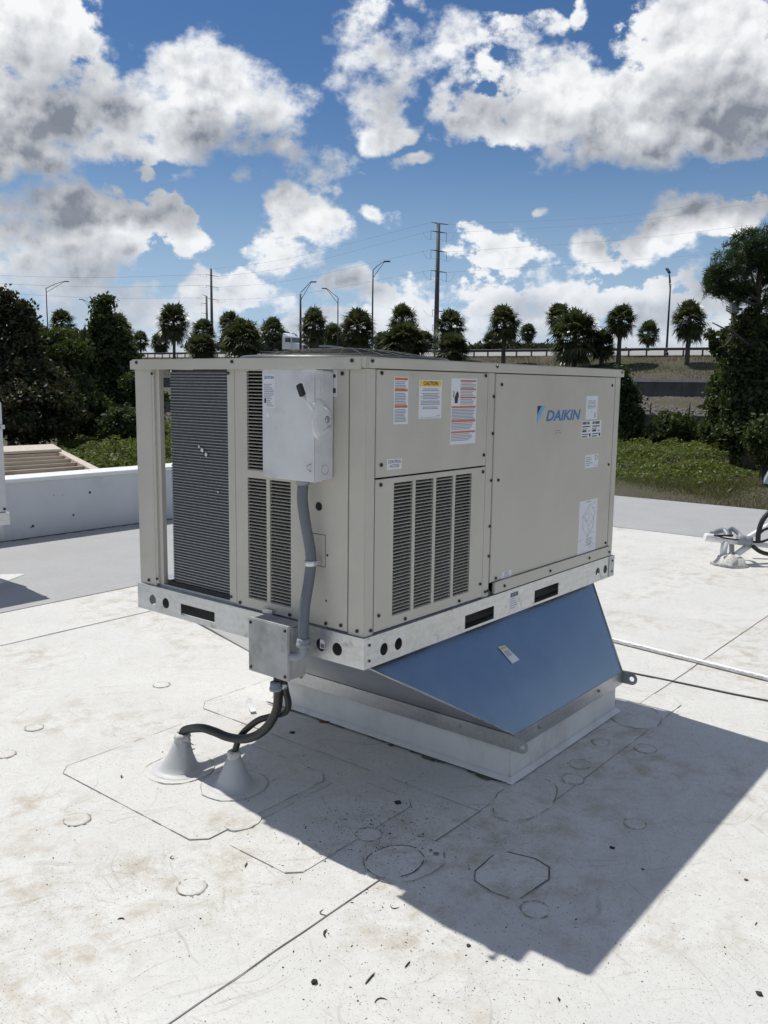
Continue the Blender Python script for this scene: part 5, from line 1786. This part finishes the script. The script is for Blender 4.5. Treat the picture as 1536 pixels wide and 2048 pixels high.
lamp(92, 575, 86, [(92, 577), (110, 568), (126, 563), (130, 563)], 'lamp post with arm reaching right above the left trees')
lamp(196, 628, 109, [(196, 620), (180, 607), (168, 600), (165, 599)], 'lamp whose arm pokes out left of the vine-draped tree')
lamp(601, 588, 86, [(601, 586), (612, 574), (620, 565), (623, 564)], 'thick lamp post with short bent arm beside the truck', .16)
lamp(676, 596, 109, [(676, 595), (664, 586), (655, 578), (652, 577)], 'thin far lamp post with arm reaching left')
lamp(746, 541, 86, [(746, 540), (757, 530), (766, 524), (770, 523)], 'tallest lamp post left of the power pole')
lamp(1341, 568, 86, [(1341, 566), (1340, 556), (1338, 546), (1338, 544)], 'lone lamp post on the right with arm toward the viewer')

# ------------------------------------------------------------------ power line
pm = simple('weathered_steel_pole', (.085, .088, .090), .7, var=.1, scale=1.0)
wm = simple('wire', (.22, .22, .23), .6)
def power_pole(px, ytop, D, arms, label, r):
    c = at(px, ytop, D)
    t = thing('power_pole', label, 'power pole', (float(c[0]), float(c[1]), 0.0), 'power poles beyond the highway')
    MB().tube([(c[0], c[1], -.5), (c[0], c[1], c[2])], [r * 1.5, r * .85], 10).build('pole', pm, t)
    ends = []
    k = D / FPX
    for (y, dxl, dxr, ins) in arms:
        b_ = at(px, y, D)
        for dx in (dxl, dxr):
            if not dx:
                continue
            e_ = b_ + np.array((RT[0], RT[1], 0)) * dx * k + np.array((0, 0, 1)) * (2.2 * k if dx < 0 else -1.8 * k)
            MB().tube([b_, e_], [r * .32, r * .14], 6).build('cross_arm', pm, t)
            if ins:
                MB().tube([e_, e_ + np.array((0, 0, -ins * k))], r * .09, 5).build('insulator', pm, t)
                f_ = e_ + np.array((RT[0], RT[1], 0)) * (18 if dx > 0 else -18) * k
                MB().tube(smooth_path([f_ + np.array((0, 0, -1 * k)), e_ * .5 + f_ * .5 + np.array((0, 0, -ins * .8 * k)), e_ + np.array((0, 0, -ins * k)), b_ + np.array((0, 0, -ins * .7 * k))], 4), r * .045, 4).build('jumper', wm, t)
            ends.append(e_)
    return ends

E1 = power_pole(877, 447, 200, [(447, -14, 20, 0), (464, -15, 16, 17), (502, -15, 16, 18), (543, -15, 16, 18), (622, -12, 12, 13), (652, -12, 12, 12)], 'tallest steel power pole right of the lamps', .50)
E2 = power_pole(422, 537, 430, [(551, -9, 14, 5), (573, -9, 14, 5), (598, -9, 14, 5)], 'taller of the two far power poles at left', .62)
E3 = power_pole(413, 592, 450, [(592, -9, 0, 0), (608, -10, 0, 5), (628, -10, 0, 5)], 'shorter of the two far power poles at left', .55)

def wire(pts, label, r=.03):
    o = MB().tube(smooth_path(pts, 6), [r * max(.5, min(3, depth(p) / 150)) for p in smooth_path(pts, 6)], 4).build('power_line', wm)
    return tag(o, label, 'power line', 'power lines')

def mid(a, b_, sag):
    return (np.array(a) + np.array(b_)) / 2 - np.array((0, 0, sag))

names = ['top', 'upper', 'middle', 'lower']
lev_r = [(1240, 432, 1536, 384), (1240, 445, 1536, 402), (1240, 480, 1536, 446), (1240, 522, 1536, 497)]
lev_l = [(0, 548), (0, 551), (0, 567), (0, 586)]
for i in range(4):
    e_ = E1[2 * i + 1]
    a = lev_r[i]
    wire([e_, at(a[0], a[1], 165), at(a[2], a[3], 140), at(a[2] + 500, a[3] - 60, 110)], names[i] + ' power line wire running right from the tallest pole', .014)
    e_ = E1[2 * i]
    q = E2[max(0, 2 * i - 2) + 1] if i else at(424, 538, 430)
    wire([e_, mid(e_, q, 2.0), q], names[i] + ' power line wire between the tallest pole and far poles', .014)
for i in range(3):
    q = E2[2 * i]
    wire([q, at(210, (lev_l[i + 1][1] + [551, 573, 598][i]) / 2 + 4, 380), at(0, lev_l[i + 1][1], 330), at(-200, lev_l[i + 1][1] - 12, 300)], names[i + 1] + ' power line wire running left from the far poles', .016)

# ------------------------------------------------------------------ truck on the highway
d = ray(585, 700); D = (89 - CAM[0]) / d[0]
c = CAM + d * D
zr_ = zroad(c[1]) + 4 * .06
wt = simple('white_truck_paint', (.72, .74, .76), .3, var=.03)
glass = simple('dark_windscreen', (.02, .03, .04), .08, spec=.8)
tk = thing('truck', 'white conventional truck tractor on the highway behind the fan guard', 'truck', (float(c[0]), float(c[1]), zr_))
Rz = Matrix.Rotation(math.radians(8), 4, 'Z')
def tb(name, mb, mat, bev=.05, parent=None):
    mb.v = [tuple(Vector((c[0], c[1], zr_)) + Rz @ Vector(p)) for p in mb.v]
    return mb.build(name, mat, parent or tk, bev)
# local: front toward -Y, x across, z up
cab = tb('cab', MB().prism([(-1.05, -.6), (1.05, -.6), (1.05, 1.1), (-1.05, 1.1)], 1.0, 2.75), wt)
tb('roof_fairing', MB()._add([(-1.0, -.35, 2.755), (1.0, -.35, 2.755), (1.0, 1.1, 2.755), (-1.0, 1.1, 2.755), (-.8, .35, 3.15), (.8, .35, 3.15), (.8, 1.1, 3.35), (-.8, 1.1, 3.35)],
   [(0, 1, 5, 4), (4, 5, 6, 7), (1, 2, 6, 5), (3, 0, 4, 7), (2, 3, 7, 6), (0, 3, 2, 1)]), wt)
tb('hood', MB()._add([(-.85, -2.3, .9), (.85, -2.3, .9), (1.0, -.61, .9), (-1.0, -.61, .9), (-.7, -2.25, 1.65), (.7, -2.25, 1.65), (.95, -.61, 1.95), (-.95, -.61, 1.95)],
   [(0, 1, 5, 4), (4, 5, 6, 7), (1, 2, 6, 5), (3, 0, 4, 7), (2, 3, 7, 6), (0, 3, 2, 1)]), wt)
tb('windscreen', MB().box((-.92, -.66, 2.0), (.92, -.605, 2.6)), glass, .02)
tb('grille', MB().box((-.55, -2.36, .95), (.55, -2.31, 1.5)), M['black'], .01)
tb('bumper', MB().box((-1.1, -2.5, .45), (1.1, -2.2, .88)), wt)
for sx in (-1, 1):
    tb('headlight', MB().box((sx * .72 - .13, -2.37, 1.05), (sx * .72 + .13, -2.305, 1.3)), M['galv'], .01)
    tb('side_window', MB().box((sx * 1.055 - .01, -.4, 2.0), (sx * 1.055 + .01, .5, 2.6)), glass, 0)
    tb('mirror', MB().box((sx * 1.35 - .12, -.6, 1.9), (sx * 1.35 + .12, -.5, 2.5)), M['black'], .02)
    tb('fender', MB().box((sx * .98 - .17, -2.1, .9), (sx * .98 + .17, -1.0, 1.25)), wt)
    w_ = tb('wheel', MB().lathe((sx * .98, -1.55, .5), [(.5, -.15), (.52, -.1), (.52, .1), (.5, .15)], 16, (1, 0, 0)), M['black'], 0)
    tb('rim', MB().lathe((sx * 1.14, -1.55, .5), [(.28, -.01), (.26, .02), (.1, .03)], 12, (sx, 0, 0)), M['galv'], 0, w_)
    w_ = tb('wheel', MB().lathe((sx * .92, 2.4, .5), [(.5, -.28), (.52, -.2), (.52, .2), (.5, .28)], 16, (1, 0, 0)), M['black'], 0)
tb('chassis', MB().box((-.45, -2.0, .6), (.45, 3.2, .85)), M['black'], 0)

# ------------------------------------------------------------------ tan metal roof beyond the parapet
tan = simple('tan_metal_roof', (.47, .40, .31), .5, var=.08, scale=2.0, dirt=(.17, .14, .11), dirt_amt=.55)
tan_l = simple('tan_ridge_cap', (.58, .50, .40), .45, var=.05)
tanb = thing('metal_roof_building', 'low building with tan ribbed metal roof behind the parapet', 'building', tuple(at(60, 1000, 15)))
b0 = at(108, 906, 17.0); b1 = at(196, 955, 12.6)
axn = np.array((-1.0, 0.06, 0.0))                 # the ridge runs off to the left
dwn = b1 - b0
W_, N_ = 9.0, 9
u_ = dwn / np.linalg.norm(dwn)
nrm_ = unit(np.cross(u_, axn)); nrm_ = nrm_ if nrm_[2] > 0 else -nrm_
for k in range(N_):
    q0, q1 = b0 + dwn * (k / N_) * 1.35, b0 + dwn * ((k + 1) / N_) * 1.35
    m = MB()
    q = [q0, q1 - u_ * .004, q1 - u_ * .004 + axn * W_, q0 + axn * W_]
    m._add([*q, *[t_ - nrm_ * .03 for t_ in q]], [(0, 1, 2, 3), (7, 6, 5, 4), (0, 4, 5, 1), (1, 5, 6, 2), (2, 6, 7, 3), (3, 7, 4, 0)])
    o = m.build('roof_panel', tan, tanb)
    MB().obox((q0 + q0 + axn * W_) / 2 + nrm_ * .03, axn * W_ / 2, u_ * .022, nrm_ * .030).build('standing_rib', tan, o)
rk0 = b0 - u_ * .1
MB().obox((b0 + b1) / 2 + dwn * .17 + nrm_ * .02 - axn * .07, u_ * np.linalg.norm(dwn) * .68, axn * .075, nrm_ * .05).build('rake_trim', tan_l, tanb)
vc = at(106, 888, 17.6)
e0 = at(123, 898, 16.4)
vd = e0 - vc
m = MB()
q = [vc, e0, e0 + axn * W_, vc + axn * W_]
m._add([*q, *[t_ - np.array((0, 0, .05)) for t_ in q]], [(0, 1, 2, 3), (7, 6, 5, 4), (0, 4, 5, 1), (1, 5, 6, 2), (2, 6, 7, 3), (3, 7, 4, 0)])
m.build('ridge_vent_cap', tan_l, tanb)
for k in range(8):
    p_ = e0 * .8 + vc * .2 + axn * (.25 + k * 1.15)
    MB().box((p_[0] - .03, p_[1] - .03, p_[2] - .30), (p_[0] + .03, p_[1] + .03, p_[2] - .045)).build('vent_leg', tan_l, tanb)
zz = min(b0[2], b1[2]) - .9
MB().box((b0[0] - W_ + .3, b0[1] - 3.2, -3.6), (b0[0] - .15, b0[1] + 2.5, float(b1[2]) - 1.0)).build('wall', tan, tanb)
